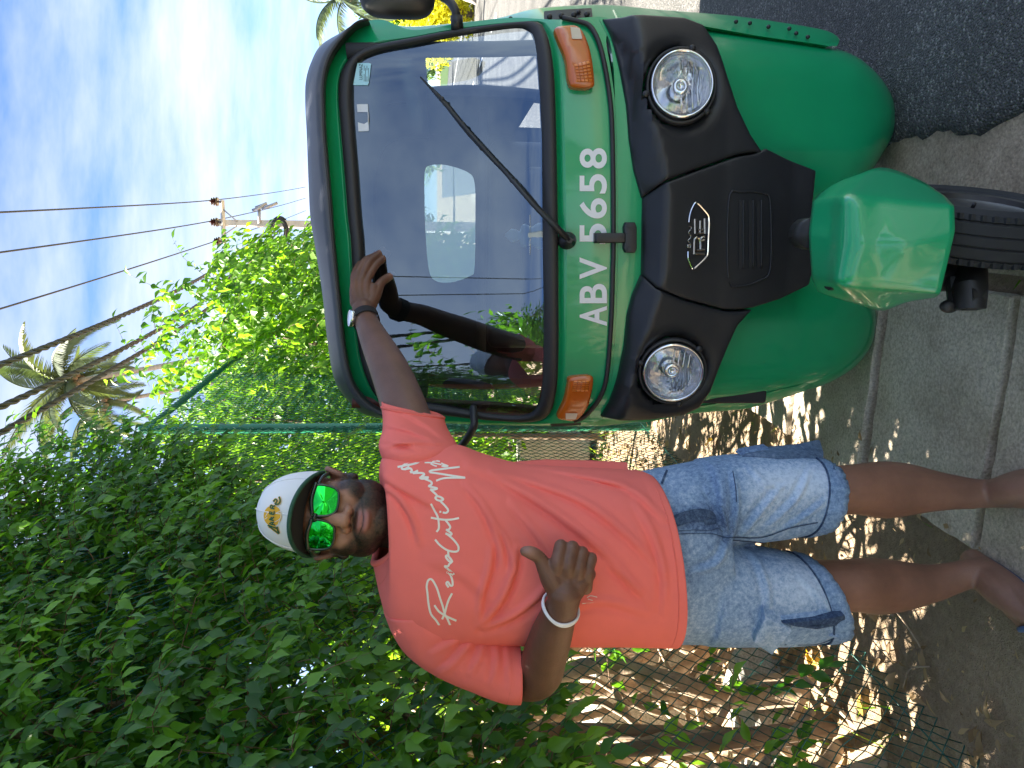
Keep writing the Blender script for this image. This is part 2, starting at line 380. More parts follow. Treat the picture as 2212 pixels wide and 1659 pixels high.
for k in range(30):
    s0 = .06 + k * .525 + .015; gap = .035 if k in (3, 4) else .022
    o = slab(s0 + gap / 2, s0 + .525 - gap / 2, -.83 + .012 * rng.normal(), -.175 + .012 * rng.normal(), k); o.parent = pav; o.matrix_parent_inverse = Matrix.Translation(-pav.location)

# ------------------------------------------------------------------ leaves
LT = np.array([[0, 0, 0], [-.36, .28, .10], [0, .30, -.02], [.36, .28, .10], [-.44, .52, .13], [0, .56, .0], [.44, .52, .13], [-.20, .80, .03], [0, .82, -.06], [.20, .80, .03], [.02, 1.12, -.20]])
LF = [(0, 2, 1), (0, 3, 2), (1, 2, 5, 4), (2, 3, 6, 5), (4, 5, 8, 7), (5, 6, 9, 8), (7, 8, 10), (8, 9, 10)]
def unit(v): return v / (np.linalg.norm(v, axis=-1, keepdims=True) + 1e-9)
def leaf_frames(d, nrm):
    d = unit(d); x = unit(np.cross(d, nrm)); z = np.cross(x, d); return np.stack([x, d, z], -1)
def leaves_mesh(name, pos, d, nrm, L, W, tint, m, parent=None, T=LT, Fc=LF):
    Fm = leaf_frames(d, nrm); n = len(pos); k = len(T)
    loc = T[None] * np.stack([W, L, W], -1)[:, None, :]
    loc[:, :, 0] *= 1 + .12 * rng.normal(size=(n, 1)); loc[:, :, 2] *= rng.uniform(.2, 1.9, (n, 1))
    V = np.einsum('nij,nkj->nki', Fm, loc) + pos[:, None]
    me = bpy.data.meshes.new(name)
    me.vertices.add(n * k); me.vertices.foreach_set('co', V.ravel())
    li = np.concatenate([np.array(q) for q in Fc]); ls = np.array([len(q) for q in Fc])
    allv = (li[None] + (np.arange(n) * k)[:, None]).ravel(); tot = np.tile(ls, n)
    me.loops.add(len(allv)); me.loops.foreach_set('vertex_index', allv.astype(np.int32))
    me.polygons.add(len(tot)); me.polygons.foreach_set('loop_start', np.r_[0, np.cumsum(tot)[:-1]].astype(np.int32)); me.polygons.foreach_set('loop_total', tot.astype(np.int32))
    me.polygons.foreach_set('use_smooth', np.ones(len(tot), bool)); me.update(); me.validate()
    o = bpy.data.objects.new(name, me); COL.objects.link(o); me.materials.append(m)
    if parent: o.parent = parent
    set_col(o, 'tint', np.repeat(tint, k)); return o
def sprigs(base, out, n_leaf=9, ln=(.22, .45), droop=.8):
    """leafy twigs: returns twig polylines and leaves"""
    n = len(base); base = np.asarray(base, float); out = np.broadcast_to(out, (n, 3)); L = rng.uniform(*ln, n); d = unit(out + rng.normal(size=(n, 3)) * .45)
    m = n_leaf + rng.integers(-2, 3, n); young = rng.random(n) < .22; tb = rng.beta(1.6, 3.0, n); q = base.copy(); pts = [q.copy()]
    lp = []; ld = []; lnr = []; lt = []; Z = np.array([0, 0, 1.0])
    for k in range(n_leaf + 2):
        al = k < m; last = k == m - 1
        d = unit(d - Z * droop * .14); q = np.where(al[:, None], q + d * (L / m)[:, None], q); pts.append(q.copy())
        side = unit(np.cross(d, Z + rng.normal(size=(n, 3)) * .2)) * (1 if k % 2 else -1)
        a_ = unit(.55 * d + .75 * side - Z * (.75 + .3 * rng.random((n, 1))) + rng.normal(size=(n, 3)) * .25); a_ = np.where(last[:, None], unit(d - .5 * Z), a_)
        nr = unit(1.1 * out + .55 * Z + rng.normal(size=(n, 3)) * .35); t_ = np.clip(tb + .12 * rng.normal(size=n) + np.where(young, .5 * k / m, 0), 0, 1)
        lp.append(q[al]); ld.append(a_[al]); lnr.append(nr[al]); lt.append(t_[al])
    P_ = np.stack(pts, 1); return [P_[i, :m[i] + 1] for i in range(n)], np.vstack(lp), np.vstack(ld), np.vstack(lnr), np.concatenate(lt)
def twig_part(tw, parent, r=.0022, m=M_twig):
    """thin three-sided stems, all in one go"""
    A = np.array([p[0] for p in tw]); B = np.array([p[len(p) // 2] for p in tw]); C = np.array([p[-1] for p in tw]); n = len(A); d = unit(C - A)
    u = unit(np.cross(d, np.array([.3, .2, 1.0]))); w_ = np.cross(d, u); V = []
    for Q, rr_ in ((A, r), (B, r * .75), (C, r * .3)):
        for an in (0, 2.094, 4.189): V.append(Q + rr_ * (math.cos(an) * u + math.sin(an) * w_))
    V = np.stack(V, 1).reshape(-1, 3); Fq = np.array([(k * 3 + j, k * 3 + (j + 1) % 3, k * 3 + 3 + (j + 1) % 3, k * 3 + 3 + j) for k in (0, 1) for j in range(3)])
    F_ = (Fq[None] + (np.arange(n) * 9)[:, None, None]).reshape(-1, 4)
    o = newmesh('twigs', V, F_, m, parent); o['kind'] = 'stuff'; return o
leaf_me = {}
def leaf_objects(pos, d, nrm, L, W, tint, m, parent, cnt):
    """the nearest leaves as pieces of their own, sharing a few meshes"""
    key = m.name
    if key not in leaf_me:
        leaf_me[key] = []
        for q in range(8):
            T = LT.copy(); T[:, 2] *= .4 + q * .2; T[:, 0] *= 1 + .03 * q
            o = newmesh('leaf', T, LF, m); set_col(o, 'tint', np.full(len(T), q / 7.0)); leaf_me[key].append(o.data); bpy.data.objects.remove(o)
    Fm = leaf_frames(d, nrm)
    for i in range(cnt):
        o = bpy.data.objects.new('leaf', leaf_me[key][int(np.clip(tint[i] * 7.99, 0, 7))]); COL.objects.link(o); o.parent = parent
        A = Fm[i] * np.array([W[i], L[i], W[i]])
        M4 = Matrix([[*A[r], pos[i][r]] for r in range(3)] + [[0, 0, 0, 1]]); o.matrix_local = parent.matrix_world.inverted() @ M4 if False else M4
def shrub(name, label, cat, base, out, m, L=(.055, .080), W=.62, trunk=None, n_leaf=9, ln=(.22, .45), pieces=0, group=None, droop=.8, twr=.0022):
    root = empty(name); tag(root, label, cat, group)
    tw, lp, ld, lnr, lt = sprigs(base, out, n_leaf, ln, droop)
    Ls = rng.uniform(*L, len(lp)); Ws = Ls * W * rng.uniform(.85, 1.2, len(lp))
    if pieces:
        px = proj(lp); dist = np.linalg.norm(lp - np.array([0, 0, CAM_H]), axis=1)
        vis = (px[:, 0] > 0) & (px[:, 0] < 2212) & (px[:, 1] > 0) & (px[:, 1] < 1659) & (lp[:, 1] > .8)
        order = np.argsort(np.where(vis, dist, 99)); sel = order[:pieces]
        leaf_objects(lp[sel], ld[sel], lnr[sel], Ls[sel], Ws[sel], lt[sel], m, root, pieces)
        keep = np.ones(len(lp), bool); keep[sel] = False
    else: keep = np.ones(len(lp), bool)
    o = leaves_mesh('foliage', lp[keep], ld[keep], lnr[keep], Ls[keep], Ws[keep], lt[keep], m, root); o['kind'] = 'stuff'
    twig_part(tw, root, twr)
    if trunk:
        for pth, r0, r1 in trunk: K = spline(np.array(pth), 14); newmesh('trunk', *g_tube(K, np.linspace(r0, r1, 14) * (1 + .1 * rng.normal(size=14)), 10), M_bark, root)
    return root
TF = -1.37      # the fence line
def hedge_pts(n, s0, s1, t0, t1, z0, z1fn, zlowfn=None, power=1.0):
    s = rng.uniform(s0, s1, n); t = t1 - (t1 - t0) * rng.random(n) ** power; zt = z1fn(s, t)
    zl = zlowfn(s, t) if zlowfn else z0 + 0 * s
    z = zl + (zt - zl) * rng.random(n); return s, t, z
# near hedge, overhanging the fence; the leaf mass rises away from the road
ztop = lambda s, t: np.interp(s, [0, 3.0, 3.6, 4.0], [4.5, 4.3, 3.8, 3.45])
def zlow(s, t): return 1.16 + .14 * np.sin(s * 3.1) + .12 * rng.random(len(s)) + 1.45 * np.clip(-1.4 - t, 0, 2) * np.clip((s - 1.55) / .4, .1, 1) - .10 * np.clip(2.2 - s, 0, 1)
s, t, z = hedge_pts(7600, .5, 4.25, -2.15, -1.32, 1.0, ztop, zlow, 1.7)
slim = 2.75 + 1.25 * np.clip((z - 1.75) / 1.1, 0, 1); keep = ~((s > slim) & (t > -1.75) & (rng.random(len(s)) < np.clip((s - slim) / .4, 0, .98)))
s, t, z = s[keep], t[keep], z[keep]
out = unit(.8 * NX[None] - .35 * EX[None] + np.array([0, 0, .40]) + rng.normal(size=(len(s), 3)) * .3)
tr = []
for k in range(7):
    s0 = rng.uniform(.6, 3.6); t0 = rng.uniform(-2.0, -1.6); tr.append(([rw(s0, t0, 0), rw(s0 + .1 * rng.normal(), t0 + .1 * rng.normal(), 1.0), rw(s0 + .2 * rng.normal(), t0 + .15, 2.0), rw(s0 + .3 * rng.normal(), t0 + .2, 3.6)], .03, .008))
shrub('ficus_hedge', 'dense dark green ficus hedge spilling over the fence behind the man', 'hedge', rw(s, t, z), out, M_leaf, trunk=tr, pieces=290, ln=(.14, .30), L=(.036, .060), W=.60)
# inner leaf mass added behind the hedge face to block sun, underside sloped for light
s, t, z = hedge_pts(1500, -.2, 4.2, -3.0, -1.7, 1.0, lambda s, t: 4.6 + 0 * s, lambda s, t: 1.4 + 1.45 * np.clip(-1.5 - t, 0, 2) * np.clip((s - 1.55) / .4, .1, 1), 1.0)
shrub('ficus_tree', 'broad ficus crown added behind the hedge face to block the sun', 'tree', rw(s, t, z), unit(np.array([0, 0, .3]) + rng.normal(size=(len(s), 3))), M_leaf, L=(.10, .15), n_leaf=8, ln=(.3, .5), trunk=[([rw(2.6, -2.7, 0), rw(2.5, -2.6, 1.5), rw(2.3, -2.4, 3.6)], .09, .03)])
s, t, z = hedge_pts(620, .3, 2.5, -2.3, -1.6, 1.0, lambda s, t: 2.5 + 0 * s, lambda s, t: 1.0 + .5 * np.clip(-1.6 - t, 0, 1) + .5 * np.clip((s - 1.9) / .5, 0, 1), 1.0)
shrub('ficus_tree', 'low leafy ficus growth filling the hedge beside the man', 'tree', rw(s, t, z), unit(.6 * NX[None] + rng.normal(size=(len(s), 3)) * .7), M_leaf, L=(.06, .09), n_leaf=9, ln=(.2, .4), trunk=[([rw(1.4, -1.9, 0), rw(1.5, -1.95, 1.0), rw(1.4, -1.9, 2.2)], .03, .012)])
# hedge running on past the photographer (mirrored in the windscreen)
s, t, z = hedge_pts(900, -6, .2, -2.1, -1.2, 1.0, lambda s, t: 3.6 + .5 * np.sin(s * 2) + 0 * t, None, 1.3)
shrub('ficus_hedge', 'dark ficus hedge running on outside the frame on the left', 'hedge', rw(s, t, z), unit(NX[None] + np.array([0, 0, .4]) + rng.normal(size=(len(s), 3)) * .3), M_leaf, L=(.09, .13), n_leaf=8, ln=(.3, .6))
# shrub behind the bare stretch of fence
s, t, z = hedge_pts(1700, 3.3, 6.8, -2.7, -1.78, .35, lambda s, t: np.interp(s, [3.3, 4.5, 6.8], [3.6, 3.25, 3.2]) + .25 * np.sin(s * 7), lambda s, t: .75 + .5 * rng.random(len(s)), 1.3)
tr = [([rw(a, b, 0), rw(a + .1, b, 1.2), rw(a + .25, b + .1, 2.8)], .03, .01) for a, b in ((4.2, -1.8), (4.9, -2.0), (5.7, -1.8), (6.3, -2.1))]
shrub('leafy_shrub', 'mid green shrub growing behind the bare wire mesh', 'shrub', rw(s, t, z), unit(NX[None] - .5 * EX[None] + np.array([0, 0, .5]) + rng.normal(size=(len(s), 3)) * .35), M_leafsun, trunk=tr, ln=(.2, .4))
# sunlit shrub leaning over the far fence
s, t, z = hedge_pts(3600, 6.0, 10.2, -2.6, -.55, .5, lambda s, t: 3.75 - .55 * np.clip((t + 1.4), 0, 2) ** 1.3 - .12 * (s - 7.5) ** 2 * (s < 7.5) + .22 * np.sin(s * 5 + t * 4), None, 1.0)
tr = [([rw(a, b, 0), rw(a + .1, b + .1, 1.2), rw(a + .25, b + .4, 2.8)], .04, .01) for a, b in ((6.6, -1.6), (7.4, -1.9), (8.3, -1.7), (9.2, -1.8))]
shrub('leafy_shrub', 'bright sunlit yellow-green shrub leaning out above the rickshaw roof', 'shrub', rw(s, t, z), unit(.7 * NX[None] - .6 * EX[None] + np.array([0, 0, .6]) + rng.normal(size=(len(s), 3)) * .4), M_leafsun, trunk=tr, ln=(.2, .42), L=(.065, .095), W=.66)
# tangle of trunks and aerial roots behind the fence
root = empty('strangler_fig', tuple(rw(2.3, -1.9, 0))); tag(root, 'pale tangled fig trunk with aerial roots behind the near mesh', 'tree')
def rootpart(o): o.matrix_parent_inverse = Matrix.Translation(-root.location); return o
for k in range(46):
    s0 = rng.uniform(1.6, 3.3) if k < 30 else rng.uniform(3.2, 4.3); t0 = rng.uniform(-2.15, -1.62); r0 = rng.choice([.012, .018, .03, .045], p=[.4, .3, .2, .1])
    pts = [rw(s0 + .3 * rng.normal(), t0 + .12 * rng.normal(), -.03)]
    for zz in (.25, .5, .8, 1.15, 1.5): pts.append(rw(s0 + .13 * rng.normal(), t0 + .09 * rng.normal(), zz))
    K = spline(pts, 22); rootpart(newmesh('trunk' if r0 > .028 else 'aerial_root', *g_tube(K, r0 * np.linspace(1.25, .8, 22) * (1 + .12 * rng.normal(size=22)), 8), M_root, root))
for k in range(26):
    s0 = rng.uniform(1.5, 3.6); t0 = rng.uniform(-2.2, -1.5); a = rng.uniform(0, 6.28); l = rng.uniform(.3, .8); z0 = rng.uniform(.05, 1.0)
    pts = [rw(s0, t0, z0), rw(s0 + l * .5 * math.cos(a), t0 + .2 * math.sin(a), z0 + .1 * rng.normal()), rw(s0 + l * math.cos(a), t0 + .35 * math.sin(a), max(.02, z0 - .25))]
    rootpart(newmesh('aerial_root', *g_tube(spline(pts, 10), rng.uniform(.005, .014), 6), M_root, root))
# low sprigs hanging by the roots
s, t, z = hedge_pts(70, 1.5, 4.2, -1.8, -1.42, .35, lambda s, t: 1.05 + 0 * s)
shrub('hedge_seedling', 'scattered young fig shoots sprouting low behind the near mesh', 'shrub', rw(s, t, z), unit(NX[None] + np.array([0, 0, .6]) + rng.normal(size=(len(s), 3)) * .5), M_leaf, n_leaf=6, ln=(.12, .25), L=(.05, .07))
# concrete blocks beyond the fence
for k, (x, y, Y, sx, sz, lab) in enumerate(((1335, 1445, 3.9, .34, .26, 'pale concrete block lying in the sun behind the near mesh'), (1160, 985, 6.8, .5, .3, 'pale concrete block in the sun behind the bare fence'), (1500, 1560, 2.9, .16, .1, 'small grey stone by the fig roots'))):
    p = gp(x, y, .12) if k != 1 else pt(x, y, Y)
    p = pt(x, y, Y); bm_v, bm_f = g_box((0, 0, 0), (sx, .22, sz)); o = newmesh('concrete_block', bm_v, bm_f, M_block, smooth=False)
    o.location = (p[0], p[1], max(sz - .02, p[2] - .1 if k < 2 else 0)); o.rotation_euler = (0.02, .05, .5 + k); bv = o.modifiers.new('b', 'BEVEL'); bv.width = .015; tag(o, lab, 'block', 'blocks')

# ------------------------------------------------------------------ chain link fence
fen = empty('chain_link_fence', tuple(rw(4, TF, 0))); tag(fen, 'tall green chain-link fence running behind the man and rickshaw', 'fence')
FI = Matrix.Translation(-fen.location)
def fpart(o): o.matrix_parent_inverse = FI; return o
d = .0275; FH = 3.12; nz = int(FH / .0275)
mbv = []; mbf = []; cnt = 0; cs = np.array([[math.cos(a), math.sin(a)] for a in (0, 2.094, 4.189)])
zz = np.arange(nz + 1) * .0275 + .015
sag = .012
for i in range(int(10.8 / d)):
    s0 = -1.2 + i * d; ph = (np.arange(nz + 1) + i) % 2
    ss = s0 + d * ph; wob = .012 * np.sin(zz * 2.1 + s0 * 1.3) + .006 * np.sin(s0 * 9)
    c = rw(ss, TF + wob + .0022 * (1 - 2 * ((np.arange(nz + 1) // 1) % 2)), zz + .004 * np.sin(s0 * 4) + (.02 * np.sin(s0 * 3) * (zz < .3)))
    rr = .0021
    v = c[:, None] + rr * (cs[None, :, 0:1] * NX + cs[None, :, 1:2] * (.7 * EX + np.array([0, 0, .7])))
    m = len(c); mbv.append(v.reshape(-1, 3))
    a = cnt + np.arange(m - 1)[:, None] * 3 + np.arange(3)[None]; b = cnt + np.arange(m - 1)[:, None] * 3 + (np.arange(3)[None] + 1) % 3
    mbf.append(np.stack([a, b, b + 3, a + 3], -1).reshape(-1, 4)); cnt += m * 3
V = np.vstack(mbv); Fq = np.vstack(mbf)
me = bpy.data.meshes.new('wire_mesh'); me.vertices.add(len(V)); me.vertices.foreach_set('co', V.ravel())
me.loops.add(Fq.size); me.loops.foreach_set('vertex_index', Fq.ravel().astype(np.int32)); me.polygons.add(len(Fq))
me.polygons.foreach_set('loop_start', (np.arange(len(Fq)) * 4).astype(np.int32)); me.polygons.foreach_set('loop_total', np.full(len(Fq), 4, np.int32)); me.update(); me.validate()
wm = bpy.data.objects.new('wire_mesh', me); COL.objects.link(wm); me.materials.append(M_pvc); wm.parent = fen; fpart(wm); wm['kind'] = 'stuff'
for s0 in (4.66, 8.3):
    fpart(newmesh('post', *g_tube([rw(s0, TF - .03, -.1), rw(s0, TF - .03, 3.14)], .03, 14), M_post, fen, sharp=40))
    fpart(newmesh('post_cap', *ellipsoid(rw(s0, TF - .03, 3.14), (.032, .032, .02)), M_post, fen))
fpart(newmesh('top_rail', *g_tube([rw(4.66, TF - .02, 3.1), rw(7, TF - .02, 3.1), rw(9.5, TF - .02, 3.1)], .021, 12), M_post, fen))
for z0 in (1.55, .06): fpart(newmesh('line_wire', *g_tube([rw(-1.2, TF + .002, z0), rw(9.5, TF + .002, z0)], .002, 6), M_pvc, fen))

# ------------------------------------------------------------------ litter
def litter(n, s0, s1, t0, t1, L, m, name=None):
    s = rng.uniform(s0, s1, n); t = rng.uniform(t0, t1, n); a = rng.uniform(0, 6.28, n)
    d = np.stack([np.cos(a), np.sin(a), .15 * rng.normal(size=n)], -1); nr = np.stack([.35 * rng.normal(size=n), .35 * rng.normal(size=n), np.ones(n)], -1)
    zz = np.where(t < -1.35, .05 * np.clip((-1.35 - t) / .6, 0, 1) + .014, .016); zz = np.where((t > -.83) & (t < -.17), .036, zz)
    Ls = rng.uniform(L[0], L[1], n); return rw(s, t, zz), d, nr, Ls, Ls * rng.uniform(.4, .6, n), rng.random(n)
o = leaves_mesh('leaf_litter', *litter(1500, 1.0, 6, -3.0, -1.2, (.03, .07), M_dry), M_dry); tag(o, 'brown leaf litter strewn over the soil beyond the fence', 'leaf litter', kind='stuff')
o = leaves_mesh('leaf_litter', *litter(420, .9, 5, -1.3, -.8, (.008, .03), M_dry), M_dry); tag(o, 'fine crumbled leaf scraps on the soil beside the slabs', 'leaf litter', kind='stuff')
def single_leaves(n, s0, s1, t0, t1, L, m, label, group):
    p, d, nr, Ls, Ws, ti = litter(n, s0, s1, t0, t1, L, m); Fm = leaf_frames(d, nr)
    leaf_me.setdefault(m.name, [])
    if not leaf_me[m.name]:
        for q in range(5):
            T = LT.copy(); T[:, 2] *= .5 + q * .6; T[:, 0] *= .9 + .08 * q; o = newmesh('fallen_leaf', T, LF, m); set_col(o, 'tint', np.full(len(T), q / 4.0)); leaf_me[m.name].append(o.data); bpy.data.objects.remove(o)
    for i in range(n):
        o = bpy.data.objects.new('fallen_leaf', leaf_me[m.name][i % 5]); COL.objects.link(o); A = Fm[i] * np.array([Ws[i], Ls[i], Ws[i]])
        o.matrix_world = Matrix([[*A[r], p[i][r]] for r in range(3)] + [[0, 0, 0, 1]]); tag(o, label, 'leaf', group)
single_leaves(46, 1.5, 3.4, -2.2, -1.3, (.06, .1), M_dry, 'curled dry brown leaf on the soil near the fence', 'brown fallen leaves')
single_leaves(14, 1.5, 3.6, -2.1, -1.05, (.06, .09), M_dryy, 'bright yellow fallen leaf on the soil near the fence', 'yellow fallen leaves')
single_leaves(7, 1.2, 2.6, -.8, -.2, (.025, .04), M_dry, 'small brown leaf scrap lying on the concrete slabs', 'leaf scraps on the slabs')
for x, y, l in ((1990, 1400, .22), (2010, 1440, .16), (1930, 1330, .14)):
    p = gp(x, y, .012); a = rng.uniform(0, 3); q = spline([p, p + np.array([l * .5 * math.cos(a), l * .5 * math.sin(a), .012]), p + np.array([l * math.cos(a + .3), l * math.sin(a + .3), .004])], 8)
    tag(newmesh('fallen_twig', *g_tube(q, .0025, 6), M_root), 'thin dry twig lying on the shaded soil left of the man', 'twig', 'fallen twigs')
# grass beyond the fence and at the slab edges
n = 2600; s = rng.uniform(1.2, 8, n); t = rng.uniform(-4.2, -1.45, n)
cl = np.array([mnoise.noise(Vector((a * 1.7, b * 1.7, 5))) for a, b in zip(s, t)]); k = cl > .02; s, t = s[k], t[k]; n = len(s)
GT = np.array([[-.5, 0, 0], [.5, 0, 0], [-.35, .5, .05], [.35, .5, .05], [0, 1, -.2]]); GF = [(0, 1, 3, 2), (2, 3, 4)]
dd = unit(np.stack([.5 * rng.normal(size=n), .5 * rng.normal(size=n), np.ones(n)], -1))
zz = .05 * np.clip((-1.35 - t) / .6, 0, 1)
o = leaves_mesh('grass', rw(s, t, zz), dd, rng.normal(size=(n, 3)), rng.uniform(.06, .16, n), rng.uniform(.006, .012, n), rng.random(n), M_grass, T=GT, Fc=GF); tag(o, 'sunlit grass tufts on the ground beyond the fence', 'grass', kind='stuff')
n = 120; s = rng.uniform(1.2, 4, n); t = np.where(rng.random(n) < .5, -.85, -.16) + .05 * rng.normal(size=n)
dd = unit(np.stack([.6 * rng.normal(size=n), .6 * rng.normal(size=n), np.ones(n)], -1))
o = leaves_mesh('grass', rw(s, t, 0 * s), dd, rng.normal(size=(n, 3)), rng.uniform(.02, .05, n), rng.uniform(.003, .006, n), rng.random(n), M_grass, T=GT, Fc=GF); tag(o, 'sparse small grass blades along the slab edges', 'grass', kind='stuff')

# ------------------------------------------------------------------ utility pole and lines
pb = pt(600, 484, 25.0); PX, PY = pb[0], pb[1]
ptop = pt(470, 480, 25.0)
pole = empty('utility_pole', (PX, PY, 0)); tag(pole, 'concrete utility pole with a cross arm above the bright shrub', 'pole')
def loc_(o): return o
def at0(P): return np.asarray(P, float) - np.array([PX, PY, 0])
zt = ptop[2]
def sqloft(zs, hs):
    v = []; 
    for z0, h in zip(zs, hs): v += [(-h, -h, z0), (h, -h, z0), (h, h, z0), (-h, h, z0)]
    f = [(k * 4 + j, k * 4 + (j + 1) % 4, k * 4 + 4 + (j + 1) % 4, k * 4 + 4 + j) for k in range(len(zs) - 1) for j in range(4)] + [(3, 2, 1, 0), tuple(range(4 * len(zs) - 4, 4 * len(zs)))]
    return v, f
newmesh('pole_shaft', *sqloft([0, zt], [.16, .085]), M_conc_pole, pole, smooth=False)
ca = pt(480, 433, 24.9); cb = pt(484, 526, 24.9)
v, f = g_tube([at0(ca), at0(cb)], .07, 4); newmesh('cross_arm', v, f, M_conc_pole, pole, smooth=False)
for q, e in ((pt(482, 452, 24.88), pt(512, 478, 24.88)), (pt(483, 508, 24.88), pt(512, 488, 24.88))): newmesh('brace', *g_tube([at0(q), at0(e)], .022, 6), M_steel, pole)
ins = [(470, 436), (470, 480), (474, 521)]
wt = [(452, 435), (452, 480), (460, 522)]
for (bx, by), (tx, ty) in zip(ins, wt):
    a = at0(pt(bx + 8, by, 24.9)); b = at0(pt(tx, ty, 24.9)); ax = (b - a)
    mb = MB(); K = [a + ax * u for u in (0, .25, .26, .4, .45, .6, .64, .8, .85, 1.0)]
    mb.add(*g_tube(K, [.03, .03, .13, .15, .07, .14, .06, .12, .05, .03], 14)); mb.build('insulator', M_insul, pole, sharp=30)
for x, y in ((545, 455), (552, 449), (565, 452), (575, 448)):
    a = at0(pt(x, y, 24.8)); newmesh('fuse_holder', *g_tube([a, a + np.array([.15, 0, -.35])], .05, 8), M_steel, pole)
newmesh('fuse_bracket', *g_tube([at0(pt(560, 452, 24.85)), at0(pt(560, 482, 24.85))], .05, 6), M_steel, pole)
# coils of cable tied at the pole
for k in range(4):
    a = np.linspace(0, 2 * np.pi, 24); c = at0(pt(600, 500, 24.7)); rr = .35 + .06 * k
    newmesh('cable_coil', *g_tube(np.stack([c[0] + rr * np.cos(a), c[1] + .1 * k + 0 * a, c[2] + .6 * rr * np.sin(a)], -1), .03, 6, False), M_cable, pole)
def wire(name, pts, r, label, group, twist=False, n=40):
    P0_ = np.asarray(pts, float); dl_ = np.r_[0, np.cumsum(np.linalg.norm(np.diff(P0_, axis=0), axis=1))]; mm_ = 1100 if twist else 120
    K = np.stack([np.interp(np.linspace(0, dl_[-1], mm_), dl_, P0_[:, q]) for q in range(3)], -1)
    for _ in range(3):
        w_ = mm_ // 22; Kp = np.vstack([np.repeat(K[:1], w_, 0), K, np.repeat(K[-1:], w_, 0)]); c_ = np.cumsum(np.vstack([np.zeros((1, 3)), Kp]), 0); sm = (c_[2 * w_ + 1:] - c_[:-2 * w_ - 1]) / (2 * w_ + 1)
        e_ = np.minimum(np.arange(mm_), np.arange(mm_)[::-1]) / w_; e_ = np.clip(e_, 0, 1)[:, None]; K = K * (1 - e_) + sm * e_
    if not twist: o = newmesh(name, *g_tube(K, r, 6), M_cable)
    else:
        mb = MB(); T, U, W = frames(K); L = np.r_[0, np.cumsum(np.linalg.norm(np.diff(K, axis=0), axis=1))]
        for q in range(3):
            a = L * 2 * np.pi / .55 + q * 2.094; mb.add(*g_tube(K + r * (np.cos(a)[:, None] * U + np.sin(a)[:, None] * W), r * .98, 5))
        o = mb.build(name, M_cable)
    tag(o, label, 'cable', group); return o
def ext(A, B, Y):
    A = np.array(A); B = np.array(B); return B + (B - A) * ((Y - B[1]) / (B[1] - A[1]))
for (tx, ty), (x0, y0), far, lab in zip(wt, ((0, 459), (0, 546), (0, 668)), ((660, 404), (660, 428), (660, 455)), ('thin bare overhead wire on the right insulator of the cross arm', 'thin bare overhead wire on the middle insulator of the cross arm', 'thin bare overhead wire on the left insulator of the cross arm')):
    A = pt(tx, ty, 24.9); B = pt(x0, y0, 12.6); C = ext(A, B, -25); C[2] = A[2]
    F0 = A + (A - B) * np.array([2.0, 2.0, 0]) + np.array([6, 0, -1.0])
    F0 = pt(far[0], far[1], 48.0)
    m1 = (A + F0) / 2 + np.array([0, 0, -.25])
    wire('power_line', [F0, m1, A, (A + B) / 2 + np.array([0, 0, -.1]), B, C], .016, lab, 'power lines')
for keys, lab in ((((600, 482), (434, 608), (245, 692), (0, 794)), 'uppermost of the three thick twisted cables'), (((602, 490), (441, 661), (315, 731), (175, 804), (0, 885)), 'middle one of the three thick twisted cables'), (((604, 496), (455, 675), (315, 759), (140, 853), (0, 939)), 'lowest of the three thick twisted cables')):
    n = len(keys); P0 = pt(*keys[0], 24.7); last = pt(*keys[-1], 7.0)
    # evenly receding run of cable, the sag comes from the photograph
    kk_ = np.array(keys, float); dl = np.r_[0, np.cumsum(np.linalg.norm(np.diff(kk_, axis=0), axis=1))]; dl /= dl[-1]
    pts = [pt(*k, 1 / ((1 - u) / 24.7 + u / 7.0)) for k, u in zip(keys, dl)]
    C = ext(pts[-2], pts[-1], -20); C[2] = pts[-1][2]
    wire('twisted_cable', pts + [C], .0165, lab + ' from the pole', 'twisted cables', True)
# a pole behind the photographer, mirrored in the windscreen
o = empty('utility_pole', tuple(rw(-9, 1.2, 0))); tag(o, 'utility pole standing behind the photographer, outside the frame', 'pole')
newmesh('pole_shaft', *sqloft([0, 8.4], [.16, .085]), M_conc_pole, o, smooth=False)
newmesh('cross_arm', *g_tube([(-.8, 0, 8.1), (.8, 0, 8.1)], .07, 4), M_conc_pole, o, smooth=False)

# ------------------------------------------------------------------ palms
def frond_geo(L, seed, droop):
    r_ = np.random.default_rng(seed); n = 52; u = np.linspace(0, 1, n)
    K = np.stack([L * (u - .12 * droop * u ** 3), 0 * u, L * (.42 * u - (.55 + .35 * droop) * u ** 2)], -1)
    mb = MB(); mb.add(*g_tube(K, np.linspace(.045, .008, n), 5)); T, U, W = frames(K)
    for i in range(4, n):
        ll = L * .20 * math.sin(math.pi * min(1, .12 + .85 * u[i])) ** .6
        for sd in (-1, 1):
            side = np.array([0, sd, 0]); dr = unit(.55 * T[i] + .75 * side + np.array([0, 0, -.55 - .4 * r_.random()])); b = K[i]; wv = unit(np.cross(dr, np.array([0, 0, 1.0]))) * .024
            m = b + dr * ll * .5; e = b + dr * ll + np.array([0, 0, -.18 * ll])
            mb.add([b - wv * .6, b + wv * .6, m + wv, m - wv, e], [(0, 1, 2, 3), (3, 2, 4)])
    return mb
FR = []
for q in range(4):
    mb = frond_geo(2.6, 50 + q, .3 + .35 * q); o = mb.build('frond', M_palm); set_col(o, 'tint', np.clip(.25 + .25 * q + .2 * rng.normal(size=len(mb.v)), 0, 1)); FR.append(o.data); bpy.data.objects.remove(o)
